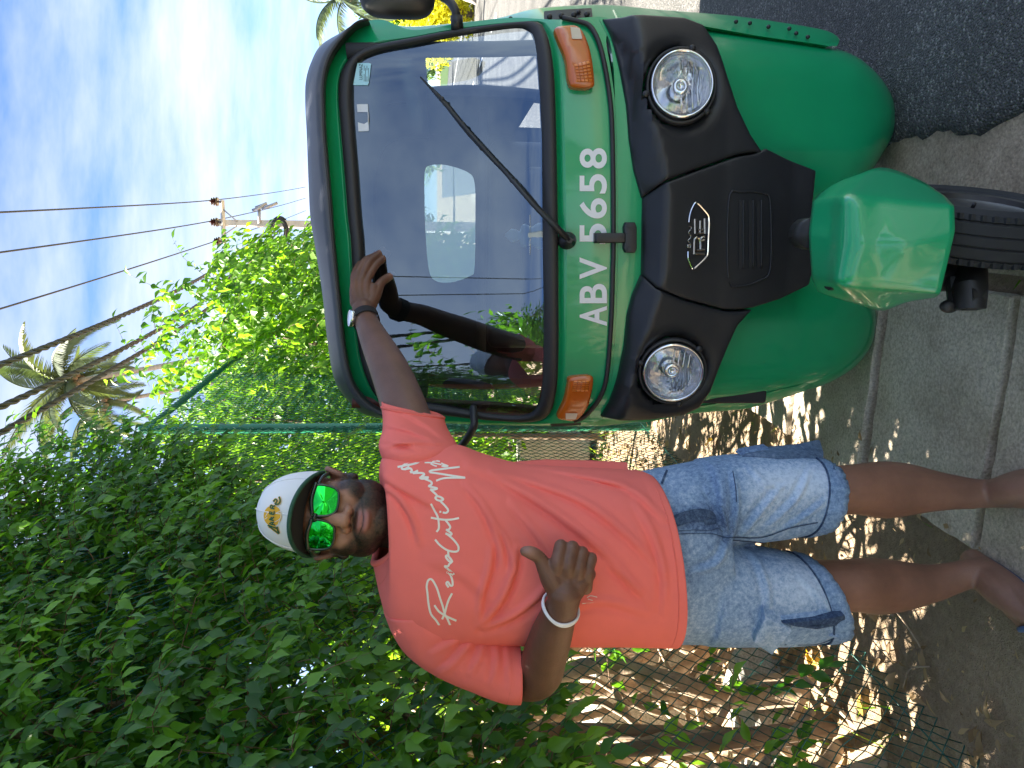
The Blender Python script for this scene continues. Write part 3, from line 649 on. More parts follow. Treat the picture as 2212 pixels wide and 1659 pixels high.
def palm(base, top, label, sc=1.0, nf=20, seed=0):
    r_ = np.random.default_rng(seed); root = empty('palm_tree', tuple(base)); tag(root, label, 'palm tree', 'palm trees')
    b = np.array(base); tp = np.array(top) - b; K = spline([np.zeros(3), tp * .5 + np.array([.5, 0, -.2]), tp], 24)
    newmesh('trunk', *g_tube(K, np.linspace(.14, .075, 24) * sc * (1 + .05 * r_.normal(size=24)), 10), M_ptrunk, root)
    for k in range(nf):
        o = bpy.data.objects.new('frond', FR[k % 4]); COL.objects.link(o); o.parent = root
        ph = 2 * math.pi * (k + .35 * r_.normal()) / nf; d_ = unit(np.array([math.cos(ph), .75 * r_.normal(), math.sin(ph) * .95 + .12]))
        up = np.array([.15 * r_.normal(), .15 * r_.normal(), 1.0]) + (np.array([r_.normal(), r_.normal(), 0]) if abs(d_[2]) > .8 else 0); y_ = unit(np.cross(up, d_)); z_ = np.cross(d_, y_); q_ = sc * r_.uniform(.85, 1.08) * (.88 if d_[2] < -.4 else 1)
        o.matrix_local = Matrix([[d_[i] * q_, y_[i] * q_, z_[i] * q_, tp[i]] for i in range(3)] + [[0, 0, 0, 1]])
    for k in range(7):
        a = k * .9; newmesh('coconut', *ellipsoid(tp + np.array([.22 * math.cos(a), .22 * math.sin(a), -.25 - .08 * (k % 2)]) * sc, (.1 * sc, .1 * sc, .13 * sc), n=10, m=8), M_bark, root)
t1 = pt(146, 826, 25.0); palm((t1[0] + 1.2, 25.5, 0), t1, 'coconut palm with a wide ragged crown above the hedge', .98, 20, 1)
t2 = pt(215, 872, 27.0); palm((t2[0] + 1.2, 27, 0), t2, 'smaller coconut palm standing just behind the ragged one', .8, 14, 2)
t3 = pt(745, -10, 24.0); palm((t3[0] + .5, 25, 0), t3, 'coconut palm beside the wing mirror at the far right', .8, 18, 3)

# ------------------------------------------------------------------ far vegetation
def crown_bush(name, label, cat, c, r, m, n, L, group=None, trunk=None):
    root = empty(name, (c[0], c[1], 0)); tag(root, label, cat, group)
    lob = rng.normal(size=(14, 3)); lob = unit(lob) * rng.uniform(.35, .75, (14, 1)); k = rng.integers(0, 14, n)
    p = lob[k] + unit(rng.normal(size=(n, 3))) * (rng.random((n, 1)) ** .4) * .42
    p = p * np.array(r) + np.array([0, 0, c[2]]); p[:, 2] = np.maximum(p[:, 2], .05)
    d = unit(rng.normal(size=(n, 3)) + np.array([0, 0, -.6])); nr = unit(p - np.array([0, 0, c[2]]) + rng.normal(size=(n, 3)) * .6 + np.array([0, 0, .6]))
    Ls = rng.uniform(L * .6, L * 1.3, n); o = leaves_mesh('crown', p, d, nr, Ls, Ls * .6, np.clip(.5 * rng.random(n) + .5 * rng.random(14)[k], 0, 1), m, root); o['kind'] = 'stuff'
    h = max(.3, c[2] - .2 * r[2]); newmesh('trunk', *g_tube([(0, 0, -.1), (.05, 0, h * .5), (0, .05, h)], np.array([.12, .1, .06]) * min(1.5, r[0] / 1.5), 8), M_bark, root)
    return root
q = pt(905, 25, 27); crown_bush('yellow_bush', 'bright yellow-leaved bush below the wing mirror', 'bush', (q[0], 27, 1.3), (2.0, 1.6, 1.5), M_yel, 5000, .16)
q = pt(850, 45, 31); crown_bush('green_bush', 'rounded green bush left of the yellow one', 'bush', (q[0], 31, 2.0), (2.4, 2.0, 2.0), M_bush, 5200, .2)
q = pt(800, 20, 36); crown_bush('green_bush', 'taller green bush behind the wing mirror', 'bush', (q[0], 37, 2.6), (4, 2.5, 2.6), M_bush, 5200, .24)
for k, (x, y, rz) in enumerate(((-9, 30, 4), (-3, 42, 5), (4, 52, 5), (11, 58, 5.5), (19, 60, 5), (28, 50, 5), (36, 46, 5), (46, 40, 6))):
    crown_bush('far_tree', ('broad green tree far behind the hedge', 'round tree far down the road', 'tree far behind the rickshaw', 'tall tree far behind the rickshaw roof', 'tree at the far bend of the road', 'far tree beyond the road', 'broad tree far beyond the road on the right', 'farthest tree on the right')[k], 'tree', (x, y, rz * .62), (rz * .85, rz * .7, rz * .55), M_bush, 2600, .42, 'far trees')
for k, (ss_, tt_, hh) in enumerate(((3.2, -6.0, 1.6), (6.5, -6.8, 1.9), (10, -6.0, 1.8), (14, -5.2, 2.0), (1.0, -7.5, 1.8))):
    q = rw(ss_, tt_, 0); crown_bush('garden_bush', ('bush in the garden seen through gaps left of the man', 'garden bush behind the hedge level with the pole', 'garden bush behind the far fence', 'farthest garden bush behind the sunlit shrub', 'garden bush at the far left behind the hedge')[k], 'bush', (q[0], q[1], hh), (1.9, 1.9, hh), M_bush, 2600, .2, 'garden bushes')
q = rw(-2.6, -1.7, 0); crown_bush('roadside_tree', 'leafy tree behind the photographer, mirrored in the windscreen', 'tree', (q[0], q[1], 3.9), (1.3, 1.1, 1.5), M_leaf, 3200, .12)
for k, (x, y) in enumerate(((-14, -16), (-7, -22), (3, -30), (14, -26))):
    crown_bush('far_tree', ('tree behind the photographer on the far left', 'tree behind the photographer left of the road', 'tree behind the photographer down the road', 'tree behind the photographer right of the road')[k], 'tree', (x, y, 3.2), (4, 3, 3), M_bush, 1800, .4, 'far trees')
# ------------------------------------------------------------------ auto rickshaw
TY = R(9.0); TX0, TY0 = .40, 2.0
tuk = empty('auto_rickshaw', (TX0, TY0, 0)); tuk.rotation_euler = (0, 0, -TY); tag(tuk, 'green three-wheeled auto rickshaw with black front panel parked beside the man', 'auto rickshaw')
tR = np.array([math.cos(TY), -math.sin(TY), 0]); tB = np.array([math.sin(TY), math.cos(TY), 0])
def t2w(P): P = np.asarray(P, float); return np.array([TX0, TY0, 0]) + P[..., 0:1] * tR + P[..., 1:2] * tB + P[..., 2:3] * np.array([0, 0, 1.0])
def w2t(P): d = np.asarray(P, float) - np.array([TX0, TY0, 0]); return np.stack([d @ tR, d @ tB, d[..., 2]], -1)
def tpx(x, y, fn):
    r = ray(x, y); o = np.array([0, 0, CAM_H]) - np.array([TX0, TY0, 0]); q = 0.0
    for _ in range(12):
        k = (q - o @ tB) / (r @ tB); Pp = o + r * k; p, z = Pp @ tR, Pp[2]; q = fn(p, z)
    return np.array([p, q, z])
ZR = [.0, .35, .62, .84, 1.04, 1.10, 1.62, 1.76]; QR = [.06, .04, .03, .0, .02, .035, .235, .285]
def base(p, z):
    e = max(0.0, abs(p) - .40)
    return float(np.interp(z, ZR, QR)) + .16 * p * p + 1.6 * e * e
def off(d, fn=base): return lambda p, z: fn(p, z) + d
M_green = mat('green_paint', (.004, .33, .125), .28, coat=.6, var=.06, vscale=3)
M_blk = mat('black_plastic', (.017, .018, .021), .42, var=.1, vscale=30, bump=.05, bscale=400)
M_visor = mat('grey_black_vinyl', (.06, .066, .082), .36, var=.08, vscale=6, bump=.04, bscale=300)
M_rub = mat('black_rubber', (.022, .022, .024), .5)
M_chrome = mat('chrome', (.75, .76, .78), .08, metal=1)
M_nick = mat('nickel_letters', (.45, .42, .36), .25, metal=1, var=.1, vscale=80)
M_amber = mat('amber_lens', (.50, .11, .008), .25, coat=.6)
M_amber2 = mat('amber_lens_cell', (.75, .22, .015), .3, coat=.6)
M_clearl = mat('clear_lens_patch', (.55, .45, .38), .2, coat=.6)
M_num = mat('white_vinyl_letters', (.80, .82, .84), .5)
M_dark = mat('dark_interior', (.020, .022, .026), .7)
M_seat = mat('seat_vinyl', (.05, .05, .055), .5)
M_redp = mat('red_brown_frame', (.10, .022, .014), .5)
M_tyre = mat('tyre_rubber', (.02, .02, .021), .8, var=.2, vscale=30)
M_rim = mat('wheel_rim', (.16, .155, .15), .45, metal=.9, var=.2)
M_fork = mat('black_greasy_metal', (.014, .013, .012), .5, var=.3)
M_sticker = mat('pale_cyan_sticker', (.42, .72, .78), .5)
M_wst = mat('white_sticker', (.70, .72, .74), .6, var=.1)
M_stattue = mat('white_figurine', (.62, .78, .82), .5)
def glass_mat(name, tint, ior, rough=0.0, refl=(1, 1, 1)):
    m = bpy.data.materials.new(name); m.use_nodes = True; t = m.node_tree; t.nodes.remove(t.nodes['Principled BSDF']); out = t.nodes['Material Output']
    tr = t.nodes.new('ShaderNodeBsdfTransparent'); tr.inputs[0].default_value = (*tint, 1); gl = t.nodes.new('ShaderNodeBsdfGlossy'); gl.inputs['Roughness'].default_value = rough; gl.inputs['Color'].default_value = (*refl, 1)
    fr = t.nodes.new('ShaderNodeFresnel'); fr.inputs[0].default_value = ior; ms = t.nodes.new('ShaderNodeMixShader')
    t.links.new(fr.outputs[0], ms.inputs[0]); t.links.new(tr.outputs[0], ms.inputs[1]); t.links.new(gl.outputs[0], ms.inputs[2]); t.links.new(ms.outputs[0], out.inputs[0]); return m
M_glass = glass_mat('windscreen_glass', (.66, .74, .82), 2.8, 0.0, (.62, .80, 1.0))
M_lens = glass_mat('headlight_glass', (.94, .96, .97), 1.5)
M_mirror = mat('headlight_reflector', (.90, .90, .92), .14, metal=.85, bump=.35, bscale=26)

def loop(px, fn, n=160, closed=True, smooth=True):
    P = np.array([tpx(x, y, fn) for x, y in px])
    if closed:
        Q = np.vstack([P[-2:], P, P[:3]]) if smooth else np.vstack([P, P[:1]])
        if smooth:
            K = spline(Q, 14 * len(Q)); 
            i0 = np.argmin(np.linalg.norm(K - P[0], axis=1)[:len(K) // 2]); i1 = len(K) // 2 + np.argmin(np.linalg.norm(K - P[0], axis=1)[len(K) // 2:]); K = K[i0:i1 + 1]
        else: K = Q
    else: K = spline(P, 200) if smooth else P
    d = np.r_[0, np.cumsum(np.linalg.norm(np.diff(K, axis=0), axis=1))]
    u = np.linspace(0, d[-1], n + 1 if closed else n); u = u[:-1] if closed else u
    return np.stack([np.interp(u, d, K[:, k]) for k in range(3)], -1)
def seam(fn, P): return np.array([[p[0], fn(p[0], p[2]), p[2]] for p in P])
def bridge(A, B, prof, closed=True, back=.03):
    """band between two matching loops; prof = [(u, forward)], closed backs"""
    rr = [A + (B - A) * u + np.array([0, -f, 0]) for u, f in prof]
    n = len(A); v = np.vstack(rr); f = []
    for k in range(len(rr) - 1):
        for j in range(n if closed else n - 1): f.append((k * n + j, k * n + (j + 1) % n, (k + 1) * n + (j + 1) % n, (k + 1) * n + j))
    return v, f
def patch(name, px, fn, m, parent, rnd=.0, thick=.02, grid=.02, smooth=True, n=120, holes=(), depth=None, sharp=50):
    """front panel: outline measured on the photograph, laid on the depth surface fn, with rounded edges"""
    L = loop(px, fn, n, True, smooth); P2 = L[:, [0, 2]]
    lo, hi = P2.min(0), P2.max(0); pts = [tuple(p) for p in P2]; nb = len(pts)
    def inside(pp, poly):
        x, y = pp[:, 0], pp[:, 1]; c = np.zeros(len(pp), bool); j = len(poly) - 1
        for i in range(len(poly)):
            xi, yi = poly[i]; xj, yj = poly[j]; cond = ((yi > y) != (yj > y)) & (x < (xj - xi) * (y - yi) / (yj - yi + 1e-12) + xi); c ^= cond; j = i
        return c
    gx, gy = np.meshgrid(np.arange(lo[0], hi[0], grid), np.arange(lo[1], hi[1], grid)); G = np.c_[gx.ravel(), gy.ravel()]
    def dist(pp):
        a = P2; b = np.roll(P2, -1, 0); out = np.full(len(pp), 9.0)
        for i in range(nb):
            e = b[i] - a[i]; t = np.clip(((pp - a[i]) @ e) / (e @ e + 1e-12), 0, 1); out = np.minimum(out, np.linalg.norm(pp - a[i] - t[:, None] * e, axis=1))
        return out
    k = inside(G, P2); G = G[k]; dg = dist(G); G = G[dg > grid * .35]
    ex = []
    if rnd:
        c = P2.mean(0); T = np.roll(P2, -1, 0) - np.roll(P2, 1, 0); T /= np.linalg.norm(T, axis=1)[:, None] + 1e-9; nn = np.c_[-T[:, 1], T[:, 0]]
        area = .5 * np.sum(P2[:, 0] * np.roll(P2[:, 1], -1) - P2[:, 1] * np.roll(P2[:, 0], -1)); nn *= 1 if area > 0 else -1
        for fr in (.08, .25, .5, .8):
            q = P2 + nn * rnd * fr; kk = inside(q, P2); q = q[kk]; dq = dist(q); ex.append(q[dq > rnd * fr * .8])
        ex = np.vstack(ex); dg = dist(G); G = np.vstack([G[dg > rnd], ex])
    allp = [Vector(p) for p in pts] + [Vector(p) for p in G]
    r = delaunay_2d_cdt(allp, [(i, (i + 1) % nb) for i in range(nb)], [], 1, 1e-5)
    vv = np.array([[p.x, p.y] for p in r[0]]); ff = [tuple(t) for t in r[2]]
    cen = np.array([vv[list(t)].mean(0) for t in ff]); kin = inside(cen, P2); ff = [t for t, q in zip(ff, kin) if q]
    d = dist(vv); q = np.array([fn(a, b) for a, b in vv])
    if rnd: x = np.clip(1 - d / rnd, 0, 1); q = q + rnd * (1 - np.sqrt(np.maximum(0, 1 - x * x))) * (depth if depth else 1)
    V = np.c_[vv[:, 0], q, vv[:, 1]]
    fo = []
    for t in ff:
        a, b, c = V[t[0]], V[t[1]], V[t[2]]; nrm = np.cross(b - a, c - a); fo.append(t if nrm[1] < 0 else t[::-1])
    if thick:
        from collections import Counter
        ec = {}
        for t in fo:
            for i in range(len(t)): ec[(t[i], t[(i + 1) % len(t)])] = 1
        be = [e for e in ec if (e[1], e[0]) not in ec]; mp_ = {}; V = list(V)
        for a, b in be:
            for i in (a, b):
                if i not in mp_: mp_[i] = len(V); V.append(V[i] + np.array([0, thick, 0]))
        fo += [(b, a, mp_[a], mp_[b]) for a, b in be]
    return newmesh(name, V, fo, m, parent, True, sharp)

# outlines as measured (clockwise from the upper right corner of the front)
visor_o = [(800, 50), (775, 53), (745, 58), (690, 88), (667, 125), (654, 170), (653, 227), (656, 283), (660, 397), (664, 470), (674, 531), (690, 632), (702, 743), (714, 813), (731, 851), (763, 886), (788, 902), (830, 910)]
visor_i = [(798, 54), (776, 60), (752, 82), (722, 122), (708, 159), (703, 198), (704, 255), (706, 300), (713, 380), (718, 442), (725, 531), (735, 632), (747, 743), (759, 805), (772, 835), (792, 860), (813, 876), (838, 890)]
rub_o = [(1160, 48), (1103, 50), (990, 64), (891, 82), (806, 99), (763, 119), (738, 153), (731, 193), (734, 255), (744, 368), (752, 470), (758, 522), (766, 670), (776, 759), (790, 812), (815, 858), (860, 882), (953, 896), (1060, 908), (1150, 911), (1187, 892), (1202, 838), (1206, 759), (1206, 650), (1205, 506), (1203, 380), (1201, 283), (1197, 170), (1188, 100), (1176, 64)]
rub_i = [(1130, 59), (1089, 61), (990, 76), (891, 96), (820, 110), (781, 125), (766, 148), (761, 190), (763, 255), (772, 368), (779, 470), (785, 534), (792, 670), (801, 752), (815, 800), (838, 840), (880, 864), (953, 878), (1050, 894), (1125, 899), (1158, 884), (1171, 835), (1174, 759), (1174, 650), (1172, 506), (1171, 380), (1170, 283), (1164, 170), (1157, 100), (1148, 70)]
# glass
Lg = loop(rub_i, base, 160); 
patch('windscreen', rub_i, off(.004), M_glass, tuk, thick=0, grid=.03, n=160)
Ro = loop(rub_o, base, 160); Ri = loop(rub_i, base, 160)
newmesh('windscreen_rubber', *bridge(Ro, Ri, [(-.05, -.025), (0, .004), (.2, .014), (.6, .014), (.92, .006), (1.02, -.012)]), M_rub, tuk)
# green header strip between the visor and the windscreen rubber, one shell that also carries the number
shell_o = [(1310, 40), (1200, 44), (1100, 40), (990, 52), (891, 66), (826, 44), (780, 52), (740, 80), (705, 135), (693, 200), (696, 283), (702, 397), (708, 470), (716, 531), (728, 632), (740, 743), (752, 805), (768, 845), (800, 878), (860, 898), (953, 908), (1100, 914), (1200, 914), (1300, 906), (1322, 860), (1330, 802), (1333, 680), (1336, 575), (1335, 480), (1332, 300), (1328, 225), (1318, 150), (1308, 90)]
So = loop(shell_o, off(.012), 200); Si = loop(rub_o, off(.012), 200)
def align(A, B):
    k = min(range(len(B)), key=lambda i: np.sum((np.roll(B, -i, 0) - A) ** 2)); return np.roll(B, -k, 0)
Si = align(So, Si)
UU = np.linspace(0, 1, 22)
RR = [seam(off(.006 + (.012 if u > .93 else 0)), So + (Si - So) * u) for u in UU]
newmesh('front_cowl', *rings(RR, False), M_green, tuk)
# visor
Vo = loop(visor_o, base, 120, False); Vi = loop(visor_i, base, 120, False)
v, f = bridge(Vo, Vi, [(-.03, -.25), (-.03, -.12), (-.01, -.06), (.06, -.028), (.3, .004), (.65, .040), (.92, .058), (1.0, .052), (1.0, -.01)], False)
newmesh('roof_visor', v, f, M_visor, tuk)
newmesh('visor_piping', *g_tube(Vi + np.array([0, -.05, 0]), .004, 6), M_rub, tuk)
# bead and lower cowl band
bead = [(1215, 38), (1250, 46), (1274, 56), (1293, 90), (1308, 150), (1319, 225), (1323, 300), (1325, 420), (1325, 553), (1324, 575), (1321, 680), (1312, 802), (1298, 855), (1266, 897), (1240, 910)]
newmesh('cowl_bead', *g_tube(loop(bead, off(-.004), 110, False), .0065, 8), M_rub, tuk)
patch('lower_cowl', [(1295, 42), (1318, 90), (1326, 150), (1329, 225), (1332, 300), (1334, 430), (1334, 575), (1331, 680), (1324, 802), (1318, 855), (1300, 905), (1400, 912), (1480, 895), (1480, 700), (1480, 500), (1480, 300), (1480, 60), (1400, 36)], off(.004), M_green, tuk, smooth=False, n=200, thick=.02)
# side flanges of the shell
for nm, pxo, pxi in (('side_flange', [(826, 50), (891, 58), (990, 50), (1075, 40), (1161, 19), (1300, 11), (1424, 22), (1574, 34), (1686, 49), (1784, 67), (1812, 86), (1806, 101)], [(826, 62), (891, 84), (990, 66), (1075, 56), (1161, 48), (1300, 46), (1424, 40), (1540, 60), (1649, 79), (1730, 90), (1770, 96), (1790, 100)]),
                     ('side_flange', [(838, 905), (900, 912), (1000, 915), (1100, 918), (1250, 920), (1330, 916), (1497, 893), (1600, 884), (1651, 872), (1711, 853), (1740, 843), (1756, 832)], [(838, 885), (900, 885), (1000, 898), (1100, 906), (1250, 905), (1330, 902), (1497, 880), (1600, 862), (1651, 850), (1700, 838), (1725, 832), (1740, 826)])):
    A = loop(pxo, off(.05), 90, False); B = loop(pxi, off(.03), 90, False)
    v, f = bridge(A, B, [(0, -.03), (0, .004), (.08, .008), (1, .0), (1, -.03)], False); newmesh(nm, v, f, M_green, tuk, sharp=40)
for x, y in ((812, 60), (838, 62), (1103, 40), (1250, 26), (1590, 47), (1620, 50), (1660, 58), (1705, 62), (1720, 72), (1745, 80)):
    p = tpx(x, y, off(.022)); newmesh('bolt', *ellipsoid(p, (.006, .006, .006), n=10, m=8), M_blk, tuk)
patch('hinge_plate', [(1176, 24), (1278, 17), (1280, 40), (1176, 46)], off(.026), M_blk, tuk, smooth=False, thick=.01, n=40)
for x, y in ((1187, 36), (1213, 34), (1240, 32), (1268, 31)):
    p = tpx(x, y, off(.018)); newmesh('bolt', *ellipsoid(p, (.008, .006, .008), n=10, m=8), M_rub, tuk)
patch('hinge_plate', [(1190, 908), (1255, 904), (1255, 918), (1190, 922)], off(.03), M_blk, tuk, smooth=False, thick=.01, n=40)
# turn signals
ind_r = [(1199, 60), (1218, 53), (1252, 56), (1274, 98), (1285, 165), (1281, 187), (1242, 188), (1229, 173), (1222, 124), (1207, 86)]
ind_l = [(1231, 817), (1256, 812), (1280, 813), (1283, 828), (1279, 852), (1270, 883), (1249, 908), (1224, 910), (1205, 902), (1220, 866), (1227, 835)]
def scale_px(px, k, dx=0, dy=0):
    c = np.mean(px, 0); return [tuple(c + (np.array(p) - c) * k + np.array([dx, dy])) for p in px]
for px, cell, cl in ((ind_r, ((1240, 138), (1274, 130), (1280, 176), (1247, 176)), ((1232, 58), (1252, 60), (1258, 84), (1236, 84))), (ind_l, ((1240, 823), (1274, 823), (1271, 846), (1236, 846)), ((1222, 893), (1248, 893), (1244, 906), (1222, 906)))):
    ind = patch('turn_signal', px, off(-.028), M_amber, tuk, rnd=.012, thick=.035, n=80, grid=.012)
    ip = patch('lens_cell', list(cell), off(-.031), M_amber2, ind, smooth=False, thick=.004, n=24, rnd=.003)
    patch('clear_window', list(cl), off(-.0305), M_clearl, ind, smooth=False, thick=.004, n=24)
    (x0, y0), (x1, y1), (x2, y2), (x3, y3) = cell
    for k in range(1, 6):
        u = k / 6; a = tpx(x0 + (x3 - x0) * u, y0 + (y3 - y0) * u, off(-.0335)); b = tpx(x1 + (x2 - x1) * u, y1 + (y2 - y1) * u, off(-.0335)); newmesh('lens_rib', *g_tube([a, b], .0012, 5), M_amber, ind)
    for k in range(1, 4):
        u = k / 4; a = tpx(x0 + (x1 - x0) * u, y0 + (y1 - y0) * u, off(-.0335)); b = tpx(x3 + (x2 - x3) * u, y3 + (y2 - y3) * u, off(-.0335)); newmesh('lens_rib', *g_tube([a, b], .0012, 5), M_amber, ind)

# registration number
def glyph(ch, ofs=.012):
    cu = bpy.data.curves.new('t', 'FONT'); cu.body = ch; cu.offset = ofs; cu.resolution_u = 6; o = bpy.data.objects.new('t', cu); COL.objects.link(o)
    dg = bpy.context.evaluated_depsgraph_get(); me = o.evaluated_get(dg).to_mesh(); v = np.array([p.co[:2] for p in me.vertices]); f = [tuple(p.vertices) for p in me.polygons]
    o.evaluated_get(dg).to_mesh_clear(); bpy.data.objects.remove(o); bpy.data.curves.remove(cu)
    lo, hi = v.min(0), v.max(0); return (v - lo) / (hi - lo), f
def front_face(v, f):
    fo = []
    for t in f:
        nrm = np.zeros(3); q = np.array([v[i] for i in t])
        for i in range(len(q)): nrm += np.cross(q[i], q[(i + 1) % len(q)])
        fo.append(t if nrm[1] < 0 else t[::-1])
    return fo
num = MB()
for ch, y0, y1 in (('A', 704, 661), ('B', 655, 613), ('V', 603, 556), ('5', 527, 483), ('6', 472, 428), ('5', 418, 376), ('8', 364, 320)):
    v, f = glyph(ch, .02); W = np.array([tpx(1311 - 59 * b, y0 + (y1 - y0) * a, off(.0035)) for a, b in v]); num.add(W, front_face(W, f))
num.build('registration_number', M_num, tuk, smooth=False)
# latch over the bead
patch('latch_strap', [(1286, 503), (1352, 503), (1352, 524), (1286, 525)], off(-.022), M_blk, tuk, smooth=False, thick=.02, n=40, rnd=.004)
patch('latch_plate', [(1352, 480), (1372, 480), (1376, 490), (1376, 538), (1372, 546), (1352, 546), (1348, 536), (1350, 512), (1348, 490)], off(-.016), M_blk, tuk, smooth=False, thick=.02, n=50, rnd=.003)
for y in (487, 539): newmesh('bolt', *g_tube([tpx(1360, y, off(-.014)), tpx(1360, y, off(-.026))], .006, 6), M_rub, tuk, sharp=30)

# black headlight panels and centre panel, with the bevelled upper facet
def crease(p, z):     # height of the fold on the black panel
    return np.interp(abs(p), [0, .10, .16, .34, .46, .6], [.775, .775, .785, .84, .86, .87])
HLC = []
def pnl(p, z):
    q = pnl0(p, z)
    for (hp_, hz0, a_, b_) in HLC:
        d_ = math.hypot((p - hp_) / a_, (z - hz0) / b_)
        if d_ < 1.75: q += .016 * (1 - np.clip((d_ - 1.15) / .5, 0, 1)) ** 2 + (.085 if d_ < 1.06 else .085 * np.clip((1.14 - d_) / .08, 0, 1))
    return q
def pnl0(p, z):
    top = np.interp(abs(p), [0, .10, .13, .20, .36, .46, .52, .6], [.822, .822, .835, .855, .868, .885, .915, .93]); c = crease(p, z)
    u = np.clip((top - z) / max(.01, top - c), 0, 1)
    low = np.clip((.62 - z) / .2, 0, 1)
    return base(p, z) - .012 - .062 * u + .02 * low * low
for cx, cy, rx, ry in ((1472, 184, 66, 77), (1453, 803, 64, 64)):
    c = tpx(cx, cy, off(-.006, pnl0)); HLC.append((c[0], c[2], abs(tpx(cx, cy - ry, lambda p, z: c[1])[0] - c[0]), abs(tpx(cx - rx, cy, lambda p, z: c[1])[2] - c[2])))
sideR = [(1304, 39), (1322, 75), (1341, 150), (1355, 225), (1361, 300), (1371, 367), (1388, 427), (1439, 390), (1500, 367), (1593, 334), (1630, 328), (1653, 334), (1623, 289), (1596, 232), (1574, 165), (1551, 97), (1521, 52), (1480, 36), (1349, 35)]
sideL = [(1387, 594), (1368, 638), (1357, 680), (1352, 750), (1337, 820), (1317, 872), (1301, 902), (1336, 909), (1406, 908), (1476, 899), (1511, 883), (1536, 848), (1553, 802), (1574, 750), (1595, 704), (1627, 669), (1595, 673), (1567, 672), (1476, 648), (1420, 624)]
cent = [(1390, 427), (1389, 470), (1389, 594), (1420, 622), (1476, 645), (1567, 669), (1595, 669), (1627, 665), (1690, 645), (1749, 616), (1756, 590), (1757, 440), (1765, 368), (1700, 342), (1656, 320), (1630, 332), (1593, 338), (1500, 371), (1439, 394)]
for px in (sideR, sideL): patch('headlight_panel', px, pnl, M_blk, tuk, rnd=.010, thick=.06, n=200, grid=.012, smooth=False, sharp=60)
cp_ = patch('centre_panel', cent, pnl, M_blk, tuk, rnd=.008, thick=.06, n=200, grid=.012, smooth=False, sharp=60)
for k, x in enumerate((1600, 1621, 1639)):
    patch('vent_slot', [(x - 4, 580 - k * 2), (x + 4, 580 - k * 2), (x + 4, 432 + k * 2), (x - 4, 432 + k * 2)], off(-.0025, pnl), M_rub, cp_, smooth=False, thick=.002, n=60)
    newmesh('vent_louvre', *g_tube(np.array([tpx(x + 6, y, off(-.004, pnl)) for y in np.linspace(580, 432, 12)]), .0022, 6), M_blk, cp_)
fr = [(1574, 600), (1575, 430), (1600, 415), (1650, 418), (1664, 440), (1664, 580), (1640, 606), (1600, 618)]
newmesh('vent_surround', *g_tube(np.vstack([loop(fr, off(-.002, pnl), 60)] * 1), .003, 6, False), M_blk, cp_)
# badge
bp = lambda cx, cy: (1438 + cx * .1167, 414.8 + cy * .1167)
bad = MB()
for pth in ([(430, 560), (445, 440), (480, 320), (540, 210), (570, 200), (640, 260), (770, 410), (795, 480), (800, 620), (785, 900), (775, 1130), (740, 1210), (600, 1350), (520, 1420), (490, 1410), (440, 1300), (415, 1220), (412, 1100)],):
    K = spline(np.array([tpx(*bp(*q), off(-.006, pnl)) for q in pth]), 80); bad.add(*g_tube(K, .0030, 8))
badge = bad.build('badge_frame', M_chrome, tuk)
for strokes, wd, m in ((([(540, 500), (545, 770)], [(720, 490), (725, 770)], [(640, 530), (635, 770)], [(590, 700), (700, 695)], [(590, 760), (700, 760)], [(525, 1150), (535, 870), (560, 840), (610, 850), (635, 900), (640, 1060)], [(640, 900), (665, 850), (715, 835)], [(650, 910), (715, 890)], [(570, 1080), (715, 1070)], [(540, 1140), (715, 1145)]), .0033, M_nick), (([(420, 640), (470, 645), (470, 690)], [(460, 700), (425, 745), (455, 790)], [(415, 800), (460, 805), (462, 840)], [(460, 850), (415, 900), (460, 950)], [(410, 970), (455, 970), (455, 1025), (405, 1025), (408, 970)], [(430, 970), (430, 1025)]), .0012, M_nick)):
    mb = MB()
    for s_ in strokes:
        K = np.array([tpx(*bp(*q), off(-.004, pnl)) for q in s_]); mb.add(*g_tube(spline(K, 10) if len(K) > 2 else K, wd, 6))
    mb.build('badge_letters', m, badge)

